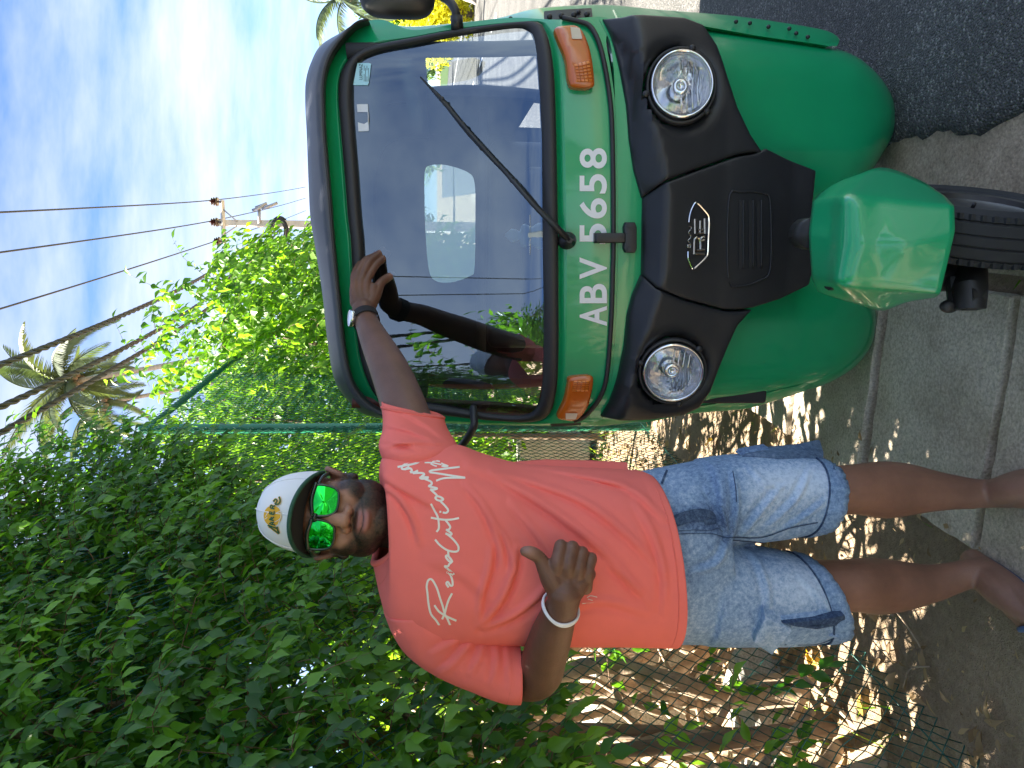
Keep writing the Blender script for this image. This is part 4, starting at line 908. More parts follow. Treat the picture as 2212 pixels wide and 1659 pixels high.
# headlights
for cx, cy, rx, ry, nm in ((1472, 184, 66, 77, 'R'), (1453, 803, 64, 64, 'L')):
    c = tpx(cx, cy, off(-.002, pnl0)); rgt = tpx(cx, cy - ry, lambda p, z: c[1]) - c; upv = tpx(cx - rx, cy, lambda p, z: c[1]) - c
    a0, b0 = np.linalg.norm(rgt), np.linalg.norm(upv); rad = (a0 + b0) / 2
    yaw = .0 if nm == 'R' else -.10
    yaw = .10 if nm == 'R' else -.12
    nrm = unit(np.array([yaw, -1, .12])); ux = unit(np.cross(np.array([0, 0, 1.0]), -nrm)); ux = ux if ux[0] > 0 else -ux; uz = unit(np.cross(ux, nrm)); uz = uz if uz[2] > 0 else -uz
    hl = empty('headlight', tuple(c)); hl.parent = tuk
    def disc(prof, n=48, k=1.0):
        RL = []
        for r_, d_ in prof: a = np.linspace(0, 2 * np.pi, n, endpoint=False); RL.append(r_ * (np.cos(a)[:, None] * ux * (a0 / rad) + np.sin(a)[:, None] * uz * (b0 / rad)) + nrm * d_)
        return rings(RL, False)
    newmesh('bezel', *disc([(rad * 1.02, -.02), (rad * 1.0, .012), (rad * .96, .017), (rad * .91, .013), (rad * .90, -.002)]), M_chrome, hl)
    newmesh('surround', *disc([(rad * 1.14, -.02), (rad * 1.12, .004), (rad * 1.05, .004), (rad * 1.02, -.012)]), M_rub, hl)
    newmesh('reflector', *disc([(rad * .92, .0), (rad * .85, -.018), (rad * .7, -.036), (rad * .5, -.052), (rad * .3, -.060), (rad * .12, -.064), (.001, -.064)]), M_mirror, hl)
    newmesh('lens', *disc([(rad * .93, .006), (rad * .8, .014), (rad * .55, .021), (rad * .3, .025), (.001, .026)]), M_lens, hl)
    newmesh('bulb_shield', *disc([(.022, -.055), (.022, -.012), (.019, -.006), (.010, -.004), (.0095, -.012), (.001, -.012)], 24), M_mirror, hl)
    for k in range(7):
        h = rad * (-.68 + .17 * k) - rad * .08; 
        if h > 0: continue
        wv = math.sqrt(max(0, (rad * .86) ** 2 - h * h)); newmesh('reflector_flute', *g_tube([ux * (-wv) + uz * h - nrm * .022, uz * h - nrm * .04, ux * wv + uz * h - nrm * .022], .0022, 5), M_chrome, hl)
    for a in (90, 210, 330):
        q = R(a) + (.25 if nm == 'R' else -.25); e = (math.cos(q) * ux + math.sin(q) * uz) * rad * 1.13 + nrm * .004
        newmesh('clip', *ellipsoid(e, (.009, .008, .009), n=10, m=8), M_rub, hl)
# number clip etc. -> wheel-side cheeks (front leg shields)
def cheek(p, z): return base(p, z) + .012 + .10 * np.clip((.24 - z) / .24, 0, 1) ** 2 + .25 * np.clip(.24 - abs(p), 0, 1)
ckR = [(1500, 40), (1540, 48), (1649, 62), (1770, 80), (1830, 90), (1880, 112), (1924, 155), (1949, 202), (1960, 246), (1953, 290), (1926, 340), (1895, 390), (1860, 440), (1800, 480), (1700, 480), (1600, 480), (1480, 330), (1440, 150)]
ckL = [(1440, 780), (1480, 660), (1600, 560), (1700, 540), (1800, 550), (1880, 600), (1908, 650), (1914, 698), (1903, 752), (1870, 800), (1805, 840), (1745, 858), (1651, 878), (1560, 892), (1490, 896)]
for px in (ckR, ckL): patch('leg_shield', px, cheek, M_green, tuk, rnd=.11, thick=.05, n=160, grid=.02, depth=.75, sharp=70)
# mudguard over the front wheel (steered a little)
rowsY = [[(1768, 420, 1.66), (1755, 436, 1.61), (1747, 505, 1.60), (1753, 600, 1.61), (1766, 630, 1.66)],
         [(1804, 396, 1.62), (1795, 428, 1.535), (1790, 510, 1.525), (1785, 608, 1.535), (1792, 640, 1.62)],
         [(1854, 376, 1.60), (1832, 426, 1.462), (1832, 520, 1.452), (1815, 615, 1.465), (1857, 659, 1.58)],
         [(1910, 362, 1.59), (1900, 431, 1.445), (1900, 520, 1.43), (1895, 621, 1.448), (1905, 671, 1.57)],
         [(1985, 388, 1.54), (1980, 438, 1.425), (1980, 520, 1.41), (1968, 628, 1.432), (1960, 653, 1.52)],
         [(2041, 423, 1.48), (2061, 444, 1.405), (2063, 500, 1.395), (2031, 634, 1.415), (2020, 643, 1.47)]]
Gc = np.array([[w2t(pt(*q)) for q in rw_] for rw_ in rowsY])
cols = [spline(Gc[:, k], 34) for k in range(5)]
RLs = []
for i in range(34):
    seg = []
    for k in range(4):
        m_ = 8
        for j in range(m_):
            u = j / m_; u2 = u
            if k == 0: u2 = u ** 1.0
            seg.append(cols[k][i] * (1 - u2) + cols[k + 1][i] * u2)
    seg.append(cols[4][i]); seg = np.array(seg)
    sm = seg.copy()
    for _ in range(1): sm[1:-1] = .25 * sm[:-2] + .5 * sm[1:-1] + .25 * sm[2:]
    RLs.append(sm)
n = len(RLs[0]); v = np.vstack(RLs); f = [(i * n + j, (i + 1) * n + j, (i + 1) * n + j + 1, i * n + j + 1) for i in range(33) for j in range(n - 1)]
mg = newmesh('mudguard', v, f if np.cross(v[f[600][1]] - v[f[600][0]], v[f[600][2]] - v[f[600][0]])[1] < 0 else [q[::-1] for q in f], M_green, tuk); so_ = mg.modifiers.new('s', 'SOLIDIFY'); so_.thickness = .006; so_.offset = -1
# front wheel
wyaw = TY + R(15); wc = pt(2150, 530, 1.40) + np.array([math.sin(wyaw), math.cos(wyaw), 0]) * .2; wc[2] = .20
WR = np.array([math.cos(wyaw), -math.sin(wyaw), 0]); WB = np.array([math.sin(wyaw), math.cos(wyaw), 0])
wh = empty('front_wheel', tuple(w2t(wc))); wh.parent = tuk
WRt = np.array([WR @ tR, WR @ tB, 0]); WBt = np.array([WB @ tR, WB @ tB, 0]); WZ = np.array([0, 0, 1.0])
def wlathe(prof, n=64):
    RL = []
    for x_, r_ in prof: a = np.linspace(0, 2 * np.pi, n, endpoint=False); RL.append(WRt * x_ + r_ * (np.cos(a)[:, None] * WBt + np.sin(a)[:, None] * WZ))
    RL.append(RL[0]); return rings(RL, False)
newmesh('tyre', *wlathe([(-.040, .115), (-.054, .135), (-.058, .165), (-.050, .188), (-.040, .195), (-.038, .192), (-.034, .199), (-.014, .203), (-.012, .199), (-.008, .203), (.008, .203), (.012, .199), (.014, .203), (.034, .199), (.038, .192), (.040, .195), (.050, .188), (.058, .165), (.054, .135), (.040, .115)]), M_tyre, wh, sharp=25)
newmesh('rim', *wlathe([(-.048, .112), (-.050, .122), (-.040, .118), (-.030, .10), (-.02, .05), (-.03, .02), (.03, .02), (.02, .05), (.030, .10), (.040, .118), (.050, .122), (.048, .112)]), M_rim, wh, sharp=40)
tb = MB()
for k in range(60):
    a = 2 * np.pi * k / 60; 
    for x_ in (-.045, .045): v, f = g_box(WRt * x_ + .193 * (math.cos(a) * WBt + math.sin(a) * WZ), (.006, .004, .004)); tb.add(v, f)
tb.build('tread_blocks', M_tyre, wh, smooth=False)['kind'] = 'stuff'
newmesh('valve', *g_tube([WRt * .05 - WBt * .09 + WZ * .07, WRt * .062 - WBt * .1 + WZ * .075], .004, 8), M_blk, wh)
fk = MB()
a = w2t(pt(2030, 600, 1.56)); b = w2t(pt(2095, 598, 1.56)); fk.add(*g_tube([a + np.array([0, 0, .25]), a, b], .03, 12)); fk.add(*g_tube([w2t(pt(2095, 585, 1.55)), w2t(pt(2095, 628, 1.5)), w2t(pt(2095, 668, 1.5))], [.034, .034, .03], 14)); fk.add(*g_tube([w2t(pt(2082, 640, 1.5)), w2t(pt(2112, 640, 1.5))], .03, 12))
fk.add(*g_tube([w2t(pt(2055, 600, 1.53)), w2t(pt(2060, 660, 1.52))], .012, 8)); fk.add(*ellipsoid(w2t(pt(2050, 662, 1.52)), (.014, .014, .02)))
fk.build('fork_arm', M_fork, tuk, sharp=40)
newmesh('steering_column', *g_tube([w2t(pt(1735, 505, 1.68)), w2t(pt(1760, 505, 1.62))], .035, 14), M_fork, tuk)
# wiper
pv = tpx(1229, 519, off(-.03)); wp = empty('wiper', tuple(pv)); wp.parent = tuk
def wl(P): return np.asarray(P) - pv
newmesh('pivot_cap', *g_tube([wl(pv) + np.array([0, .04, 0]), wl(pv) + np.array([0, .01, 0]), wl(pv), wl(pv) - np.array([0, .012, 0])], [.024, .022, .016, .008], 16), M_blk, wp, sharp=35)
newmesh('arm', *g_tube(wl([tpx(1229, 519, off(-.035)), tpx(1195, 484, off(-.045)), tpx(1150, 440, off(-.04)), tpx(1078, 358, off(-.03))]), [.009, .010, .007, .005], 6), M_blk, wp)
newmesh('blade', *g_tube(wl(spline([tpx(908, 166, off(-.012)), tpx(960, 222, off(-.014)), tpx(1010, 285, off(-.014)), tpx(1080, 360, off(-.014)), tpx(1168, 452, off(-.012))], 40)), np.r_[np.linspace(.002, .006, 8), np.full(24, .006), np.linspace(.006, .002, 8)], 6), M_rub, wp)
newmesh('blade_frame', *g_tube(wl(spline([tpx(935, 195, off(-.02)), tpx(1010, 282, off(-.028)), tpx(1075, 355, off(-.03)), tpx(1140, 424, off(-.02))], 24)), .0045, 6), M_blk, wp)
for q in ((1000, 270), (955, 215), (1040, 318), (1105, 388)): newmesh('blade_clip', *ellipsoid(wl(tpx(*q, off(-.022))), (.009, .006, .006), n=10, m=8), M_blk, wp)
# stickers
st = patch('windscreen_label', [(772, 136), (802, 136), (796, 184), (763, 184)], off(.0015), M_sticker, tuk, smooth=False, thick=0, n=24)
mb = MB()
v, f = glyph('LUMINAZ', .0); W = np.array([tpx(783 - 7 * b, 172 - 34 * a, off(.0008)) for a, b in v]); mb.add(W, front_face(W, f))
for k in range(4):
    W = np.array([tpx(x, y, off(.0008)) for x, y in ((786 + k * 3, 176), (787 + k * 3, 176), (787.2 + k * 3, 142 + 5 * (k % 2)), (786.2 + k * 3, 142 + 5 * (k % 2)))]); mb.add(W, front_face(W, [(0, 1, 2, 3)]))
mb.build('label_print', M_dark, st, smooth=False)
for px in ([(771, 225), (795, 225), (795, 242), (772, 242)], [(773, 264), (786, 268), (796, 262), (797, 283), (774, 284)]): patch('sticker_remnant', px, off(.002), M_wst, tuk, smooth=False, thick=0, n=24)
newmesh('sticker_edge', *g_tube([tpx(795, 242, off(.001)), tpx(796, 264, off(.001))], .0015, 5), M_wst, tuk)
# wing mirrors
mr = empty('wing_mirror', tuple(tpx(985, 50, off(.02)))); mr.parent = tuk; mo = np.array(mr.location)
newmesh('stalk', *g_tube(spline([tpx(987, 58, off(.0)) - mo, tpx(985, 28, off(-.04)) - mo, tpx(970, 2, off(-.06)) - mo, tpx(940, -14, off(-.07)) - mo], 20), .012, 10), M_blk, mr)
newmesh('stalk_base', *g_tube([tpx(988, 66, off(.0)) - mo, tpx(986, 34, off(-.03)) - mo], .017, 12), M_blk, mr)
c = tpx(858, -30, lambda p, z: .0) - mo; e = tpx(775, -30, lambda p, z: 0.0) - mo; hx = np.linalg.norm(e - c)
mv, mf = [], []
RL = []
for u, k in ((-.035, .55), (-.03, .86), (-.012, 1.0), (.012, 1.0), (.03, .96)):
    a = np.linspace(0, 2 * np.pi, 56, endpoint=False); sg = lambda t, e_: np.sign(t) * np.abs(t) ** e_
    RL.append(np.stack([c[0] + .072 * k * sg(np.cos(a), .55) + .0 * a, c[1] + u + 0 * a, c[2] + (hx * k) * sg(np.sin(a), .5)], -1))
newmesh('mirror_housing', *rings(RL), M_blk, mr, sharp=50)
mr = empty('wing_mirror', tuple(tpx(1022, 898, off(.02)))); mr.parent = tuk; mo = np.array(mr.location)
newmesh('stalk', *g_tube(spline([tpx(1022, 880, off(.0)) - mo, tpx(1024, 905, off(-.05)) - mo, tpx(1022, 925, off(-.08)) - mo, tpx(995, 965, off(-.10)) - mo, tpx(960, 985, off(-.1)) - mo], 22), .0115, 10), M_blk, mr)
c = tpx(900, 985, lambda p, z: -.02) - mo; RL = []
for u, k in ((-.035, .55), (-.03, .86), (-.012, 1.0), (.012, 1.0), (.03, .96)):
    a = np.linspace(0, 2 * np.pi, 56, endpoint=False); RL.append(np.stack([c[0] + .068 * k * sg(np.cos(a), .55), c[1] + u + 0 * a, c[2] + (.09 * k) * sg(np.sin(a), .5)], -1))
newmesh('mirror_housing', *rings(RL), M_blk, mr, sharp=50)
# cabin: roof canopy, back with rear window, pillars, seats
zt_ = 1.69
can = []
for q in np.linspace(.30, 2.15, 16):
    k = 1 + .03 * math.sin((q - .3) / 1.85 * math.pi); a = np.linspace(0, math.pi, 30); ca_ = np.cos(a); sa_ = np.sin(a)
    can.append(np.stack([.545 * np.sign(ca_) * np.abs(ca_) ** .45, q + 0 * a, 1.40 + (zt_ - 1.40) * k * np.abs(sa_) ** .5], -1))
n = 30; v = np.vstack(can); f = [(i * n + j, (i + 1) * n + j, (i + 1) * n + j + 1, i * n + j + 1) for i in range(15) for j in range(n - 1)]
o = newmesh('canopy', v, f, M_visor, tuk); q_ = o.modifiers.new('s', 'SOLIDIFY'); q_.thickness = .012
win = [(918, 370), (930, 357), (965, 357), (1010, 372), (1025, 395), (1027, 470), (1025, 580), (1015, 596), (975, 610), (940, 606), (926, 580), (919, 500), (917, 430)]
QB = 2.0; back_o = [(.58, 1.62), (.56, .5), (-.56, .5), (-.58, 1.62)]
Wi = loop(win, lambda p, z: QB, 120)
an = np.linspace(0, 2 * np.pi, 120, endpoint=False)
ang = np.arctan2(Wi[:, 2] - Wi[:, 2].mean(), Wi[:, 0] - Wi[:, 0].mean())
Bo = []
for a in ang:
    dxy = np.array([math.cos(a), math.sin(a)]); k = min(.60 / max(1e-6, abs(dxy[0])), .6 / max(1e-6, abs(dxy[1]))); Bo.append([dxy[0] * k, QB, 1.09 + dxy[1] * k])
newmesh('rear_curtain', *bridge(np.array(Bo), Wi, [(0, 0), (.5, .0), (1, 0)]), M_dark, tuk)
M_plast = glass_mat('rear_window_plastic', (.62, .74, .80), 1.4, .25); t_ = M_plast.node_tree; o_ = t_.nodes['Material Output']; pr_ = o_.inputs[0].links[0].from_socket
tl = t_.nodes.new('ShaderNodeBsdfTranslucent'); tl.inputs[0].default_value = (.62, .82, .92, 1); mm = t_.nodes.new('ShaderNodeMixShader'); mm.inputs[0].default_value = .6; t_.links.new(pr_, mm.inputs[1]); t_.links.new(tl.outputs[0], mm.inputs[2]); t_.links.new(mm.outputs[0], o_.inputs[0])
nW = len(Wi); newmesh('rear_window', np.vstack([Wi, Wi.mean(0)]), [(i, (i + 1) % nW, nW) for i in range(nW)], M_plast, tuk)
for sx, m_ in ((-1, M_redp), (1, M_dark)):
    newmesh('door_pillar', *g_tube(spline([(sx * .50, .28, 1.62), (sx * .535, .33, 1.2), (sx * .55, .36, .9), (sx * .46, .38, .35)], 16), .022, 10), m_, tuk)
    newmesh('rear_pillar', *g_tube(spline([(sx * .54, 1.15, 1.62), (sx * .58, 1.12, 1.2), (sx * .54, 1.1, .6)], 12), .026, 10), m_, tuk)
    v, f = g_box((sx * .50, 1.55, .52), (.02, .5, .24)); newmesh('side_panel', v, f, M_green, tuk, smooth=False)
    newmesh('hood_rail', *g_tube([(sx * .55, .3, 1.42), (sx * .57, 2.0, 1.40)], .016, 8), M_dark, tuk)
    v, f = g_box((sx * .56, 1.55, 1.22), (.012, .5, .24)); 
    newmesh('side_curtain', v, f, M_dark, tuk, smooth=False)
    v, f = g_box((sx * .44, .75, .30), (.03, .42, .06)); newmesh('door_sill', v, f, M_green, tuk, smooth=False)
    wv = empty('rear_wheel', (sx * .47, 1.75, .2)); wv.parent = tuk
    a = np.linspace(0, 2 * np.pi, 48, endpoint=False); RL = [np.stack([x_ + 0 * a, r_ * np.cos(a), r_ * np.sin(a)], -1) for x_, r_ in ((-.05, .11), (-.056, .16), (-.04, .198), (.04, .198), (.056, .16), (.05, .11))]; RL.append(RL[0])
    newmesh('tyre', *rings(RL, False), M_tyre, wv, sharp=35)
    RL = [np.stack([x_ + 0 * a, r_ * np.cos(a), r_ * np.sin(a)], -1) for x_, r_ in ((-.045, .112), (-.02, .05), (.02, .05), (.045, .112))]; newmesh('rim', *rings(RL), M_rim, wv, sharp=35)
def rbox(name, c, h, m_, bev=.04):
    v, f = g_box((0, 0, 0), h); o = newmesh(name, v, f, m_, tuk); o.location = c; b = o.modifiers.new('b', 'BEVEL'); b.width = bev; b.segments = 4; return o
rbox('driver_seat', (0, .95, .62), (.24, .2, .08), M_seat); rbox('driver_backrest', (0, 1.12, .86), (.30, .04, .16), M_seat)
rbox('passenger_seat', (0, 1.75, .55), (.52, .22, .10), M_seat); rbox('passenger_backrest', (0, 1.95, .86), (.52, .05, .24), M_seat)
rbox('floor_pan', (0, 1.1, .24), (.40, .95, .02), M_dark, .01); rbox('dashboard', (0, .20, .93), (.46, .10, .06), M_dark, .03)
newmesh('handlebar', *g_tube(spline([(-.33, .42, 1.0), (-.12, .36, 1.02), (.12, .36, 1.02), (.33, .42, 1.0)], 20), .014, 10), M_blk, tuk)
newmesh('cross_bar', *g_tube([(-.52, 1.15, 1.18), (.52, 1.15, 1.18)], .02, 10), M_dark, tuk)
rbox('inner_bulkhead', (0, .12, .66), (.48, .02, .26), M_dark, .01)
# figurine on the dashboard
c = tpx(1171, 510, lambda p, z: .13); fg = MB()
RL = []
for h, r_ in ((-.03, .028), (.0, .033), (.012, .033), (.03, .022), (.048, .030), (.058, .026), (.064, .010), (.074, .016), (.086, .017), (.096, .010), (.104, .003)):
    a = np.linspace(0, 2 * np.pi, 20, endpoint=False); RL.append(np.stack([c[0] + 1.1 * r_ * np.cos(a), c[1] + .8 * r_ * np.sin(a), c[2] + h + 0 * a], -1))
fv, ff_ = rings(RL); fg_o = newmesh('figurine', t2w(fv), ff_, M_stattue); tag(fg_o, 'small white seated figurine on the rickshaw dashboard behind the windscreen', 'figurine')
# ------------------------------------------------------------------ the man
man = empty('person', (-.33, 1.70, 0)); tag(man, 'man in coral t-shirt, denim shorts and white cap giving a thumbs up', 'person')
MI = Matrix.Translation(-man.location)
def mine(o): o.parent = man; o.matrix_parent_inverse = MI; return o
def skin_mat():
    m = mat('skin', (.1, .05, .03), .48, attr='col', var=.10, vscale=28, bump=.12, bscale=260, spec=.45); return m
M_skin = skin_mat()
M_shirt = mat('coral_cotton', (.86, .185, .155), .85, var=.05, vscale=5, bump=.10, bscale=500, spec=.2)
M_collar = mat('coral_rib', (.82, .175, .14), .85, bump=.15, bscale=600, spec=.2)
M_print = mat('cream_print', (.80, .76, .66), .7)
def denim_mat(name, k=1.0):
    m = bpy.data.materials.new(name); m.use_nodes = True; t = m.node_tree; p = t.nodes['Principled BSDF']; p.inputs['Roughness'].default_value = .9; p.inputs['Specular IOR Level'].default_value = .15
    tcn = t.nodes.new('ShaderNodeTexCoord')
    def noi(s, d=5, r=.6):
        n = t.nodes.new('ShaderNodeTexNoise'); n.inputs['Scale'].default_value = s; n.inputs['Detail'].default_value = d; n.inputs['Roughness'].default_value = r; t.links.new(tcn.outputs['Object'], n.inputs['Vector']); return n
    a = noi(7, 4, .55); b = noi(110, 4, .8); at = t.nodes.new('ShaderNodeAttribute'); at.attribute_name = 'wash'
    s1 = t.nodes.new('ShaderNodeMath'); s1.operation = 'MULTIPLY_ADD'; t.links.new(b.outputs[0], s1.inputs[0]); s1.inputs[1].default_value = .72
    s2 = t.nodes.new('ShaderNodeMath'); s2.operation = 'MULTIPLY_ADD'; t.links.new(a.outputs[0], s2.inputs[0]); s2.inputs[1].default_value = .35; t.links.new(at.outputs['Fac'], s2.inputs[2]); t.links.new(s2.outputs[0], s1.inputs[2])
    rp = t.nodes.new('ShaderNodeValToRGB'); e = rp.color_ramp.elements
    e[0].position = .50; e[0].color = (.06 * k, .10 * k, .20 * k, 1); e[1].position = .98; e[1].color = (.52 * k, .61 * k, .74 * k, 1); q = e.new(.72); q.color = (.20 * k, .30 * k, .46 * k, 1)
    t.links.new(s1.outputs[0], rp.inputs[0]); t.links.new(rp.outputs[0], p.inputs['Base Color'])
    bu = t.nodes.new('ShaderNodeBump'); bu.inputs['Strength'].default_value = .25; bu.inputs['Distance'].default_value = .004; t.links.new(b.outputs[0], bu.inputs['Height']); t.links.new(bu.outputs[0], p.inputs['Normal'])
    return m
M_den = denim_mat('washed_denim'); M_den2 = denim_mat('dark_denim_seam', .55)
M_capw = mat('white_cotton', (.80, .81, .84), .85, bump=.06, bscale=500, spec=.2)
M_capg = mat('green_brim', (.012, .075, .045), .7, bump=.08, bscale=400)
M_capu = mat('dark_brim_underside', (.012, .013, .016), .8)
M_frame = mat('dark_green_frame', (.006, .018, .012), .3, coat=.4)
M_lensg = mat('green_mirror_lens', (.015, .42, .05), .03, metal=1)
M_gold = mat('yellow_embroidery', (.75, .42, .03), .7); M_dgrn = mat('green_embroidery', (.012, .10, .05), .7)
M_silver = mat('watch_steel', (.7, .72, .75), .2, metal=1); M_dial = mat('watch_dial', (.75, .80, .9), .15, coat=1); M_strap = mat('black_strap', (.008, .008, .010), .7)
M_cord = mat('white_cord', (.82, .82, .84), .8); M_flip = mat('blue_foam', (.06, .10, .20), .7)
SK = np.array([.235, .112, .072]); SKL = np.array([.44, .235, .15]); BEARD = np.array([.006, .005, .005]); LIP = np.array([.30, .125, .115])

# head frame: origin between the eyes, x to the viewer's right, y towards the viewer, z up
HC = pt(704, 1110, 1.64); roll = R(6.5); hyaw = R(5); hpit = R(2)
hx = np.array([math.cos(roll), 0, -math.sin(roll)]); hz_ = np.array([math.sin(roll), 0, math.cos(roll)]); hy = np.array([0, -1.0, 0])
def yawr(v, a): return np.array([v[0] * math.cos(a) - v[1] * math.sin(a), v[0] * math.sin(a) + v[1] * math.cos(a), v[2]])
hx = yawr(hx, hyaw); hy = yawr(hy, hyaw)
hy2 = hy * math.cos(hpit) - hz_ * math.sin(hpit); hz_ = hz_ * math.cos(hpit) + hy * math.sin(hpit); hy = hy2
HM = np.stack([hx, hy, hz_], 1)
def hw(P): return HC + np.asarray(P, float) @ HM.T
def wh_(P): return (np.asarray(P) - HC) @ HM
hp = []
def hadd(g): hp.append((hw(g[0]), g[1]))
hadd(ellipsoid((0, -.015, .025), (.076, .095, .080)))
hadd(ellipsoid((0, .012, -.035), (.076, .070, .085)))
hadd(ellipsoid((0, .020, -.080), (.072, .064, .058)))
hadd(ellipsoid((0, .042, -.108), (.040, .036, .034)))
for s_ in (-1, 1):
    hadd(ellipsoid((s_ * .039, .037, -.046), (.039, .041, .042)))
    hadd(ellipsoid((s_ * .048, .012, -.078), (.033, .046, .042)))
    hadd(ellipsoid((s_ * .034, .074, .020), (.030, .014, .010)))
    hadd(ellipsoid((s_ * .0165, .087, -.0505), (.0125, .013, .0105)))
    # ear
    er = MB(); a = np.linspace(-.4, 4.2, 16); K = np.stack([s_ * (.083 + .010 * np.sin(a)), -.012 - .018 * np.cos(a), -.020 + .030 * np.sin(a)], -1)
    hadd(g_tube(K, .0065, 8)); hadd(ellipsoid((s_ * .080, -.010, -.022), (.009, .016, .026))); hadd(ellipsoid((s_ * .082, .002, -.046), (.009, .010, .012)))
hadd(limb([(0, .076, .008, .011), (0, .086, -.015, .0125), (0, .098, -.040, .0145)], m=8)); hadd(ellipsoid((0, .100, -.046), (.0165, .015, .0135)))
hadd(limb([(-.032, .062, -.0735, .0042), (-.013, .080, -.0745, .0066), (0, .083, -.0755, .0064), (.013, .080, -.0745, .0066), (.032, .062, -.0735, .0042)], m=16))
hadd(limb([(-.030, .063, -.0762, .0042), (-.012, .080, -.0872, .0080), (.012, .080, -.0872, .0080), (.030, .063, -.0762, .0042)], m=16))
hadd(limb([(0, .010, -.06, .060), (0, -.010, -.12, .060), (0, -.022, -.16, .064), (0, -.03, -.23, .074)], 24, 16))
hv, hf = remesh(hp, .0022, 7, .5)
L = wh_(hv); x, y, z = L[:, 0], L[:, 1], L[:, 2]
def sst(a, b, t): t = np.clip((t - a) / (b - a), 0, 1); return t * t * (3 - 2 * t)
ax_ = np.abs(x); nz_ = fnoise(L, 90, 2) * .004
jaw = sst(-.070, -.098, z - .35 * (.06 - ax_) * 0 + nz_ + .30 * np.clip(ax_ - .030, 0, 1) * -1 * 0)
jaw = sst(-.054, -.076, z + nz_ - .95 * np.clip(ax_ - .036, 0, .04)) * sst(-.06, -.02, y) * (z > -.150)
side = sst(.052, .064, ax_ + nz_) * sst(-.012, -.03, z) * sst(-.035, -.015, y)
must = sst(.0, 1, 1 - np.abs((z + .0640 + .30 * np.maximum(ax_ - .012, 0)) / .0085) + 1) * 0
must = np.exp(-((z + .0645 + .38 * np.maximum(ax_ - .014, 0)) / .0070) ** 2) * (ax_ < .044) * (y > .05)
corner = np.exp(-((ax_ - .037) / .006) ** 2) * ((z < -.066) & (z > -.11)) * (y > .03)
goat = np.exp(-(x / .010) ** 2 - ((z + .104) / .007) ** 2) * (y > .04)
chinbare = np.exp(-((ax_ - .0) / .024) ** 2 - ((z + .098) / .007) ** 2) * (y > .04)
lipm = ((np.exp(-((z + .0745) / .0062) ** 2) + np.exp(-((z + .0868) / .0072) ** 2)) * np.exp(-(x / .024) ** 4)) * (y > .062)
beard = np.clip(np.maximum.reduce([jaw * (1 - .5 * np.clip(chinbare, 0, 1)), side * .9, must * 1.1, corner * .8, goat]), 0, 1)
beard = beard * (1 - np.clip(lipm * 1.3, 0, 1)) * (.86 + .14 * sst(-.3, .4, fnoise(L, 420, 9)))
hair = sst(.03, .045, z) * (y < .055)
c = SK[None] * (1 + .15 * fnoise(L, 30, 4)[:, None])
hl_ = np.exp(-((ax_ - .042) / .022) ** 2 - ((z + .038) / .02) ** 2)[:, None] * .65 + np.exp(-(x / .02) ** 2 - ((z + .035) / .03) ** 2)[:, None] * .65  # highlights on cheeks and nose, painted into the skin colour
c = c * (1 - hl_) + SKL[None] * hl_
neckm = sst(-.115, -.14, z)[:, None]
c = c * (1 - np.clip(lipm, 0, 1)[:, None]) + LIP[None] * np.clip(lipm, 0, 1)[:, None]
c = c * (1 - beard[:, None]) + BEARD[None] * beard[:, None]; c = c * (1 - hair[:, None]) + BEARD[None] * hair[:, None]
nost = np.exp(-((ax_ - .0095) / .005) ** 2 - ((z + .0575) / .0035) ** 2)[:, None] * (y > .08)[:, None]; c = c * (1 - .85 * nost)
mouth = np.exp(-((z + .0815 - .28 * np.maximum(ax_ - .008, 0)) / .0015) ** 2)[:, None] * (ax_ < .034)[:, None] * (y > .055)[:, None]; c = c * (1 - .85 * mouth)
head_c = c

# arms ------------------------------------------------------------
def surfpx(x, y, d=0.0): return t2w(tpx(x, y, off(d)))
def P4(x, y, Y, r): return (*pt(x, y, Y), r)
YH = surfpx(800, 620)[1]
arm = []
def A_(keys, n=16, m=24): arm.append(limb(keys, n, m))
# his left arm, reaching to the windscreen
A_([P4(915, 985, 1.69, .048), P4(882, 905, 1.79, .053), P4(862, 850, 1.87, .052), P4(842, 800, 1.94, .0485), P4(820, 755, 2.01, .0425), P4(802, 718, 2.07, .0355), P4(790, 690, YH - .095, .0315), P4(786, 668, YH - .070, .0325)], 44, 60)
hand = []
def H_(keys, n=12, m=14): arm.append(limb(keys, n, m))
for (mx_, my_), (px_, py_), (tx_, ty_), r_, dz in (((793, 606), (812, 573), (838, 547), .0108, -.040), ((783, 600), (798, 566), (827, 539), .0112, -.046), ((772, 598), (787, 565), (820, 545), .0108, -.044), ((764, 603), (774, 574), (800, 556), .0095, -.036)):
    H_([P4(788 * .5 + mx_ * .5, 668 * .4 + my_ * .6, YH - .062, r_ * 1.15), P4(mx_, my_, YH - .060, r_ * 1.1), P4(px_, py_, YH + dz, r_), P4((px_ + tx_) / 2 + 2, (py_ + ty_) / 2, YH + dz * .62, r_ * .95), P4(tx_, ty_, YH - .010, r_ * .82)], 12, 20)
for a, b in (((770, 640), (768, 606)), ((780, 645), (780, 605)), ((791, 648), (792, 610)), ((802, 650), (806, 622))):
    H_([P4(787, 665, YH - .068, .024), P4(*a, YH - .064, .019), P4(*b, YH - .06, .0145)])
for a, b in (((774, 652), (771, 615)), ((784, 655), (781, 616)), ((796, 655), (794, 620))): H_([P4(*a, YH - .062, .024), P4((a[0] + b[0]) / 2, (a[1] + b[1]) / 2, YH - .058, .022), P4(*b, YH - .056, .0165)])
H_([P4(800, 655, YH - .066, .021), P4(812, 632, YH - .056, .018), P4(822, 612, YH - .046, .0135), P4(834, 602, YH - .030, .0125), P4(848, 594, YH - .014, .0105)], 12, 20)
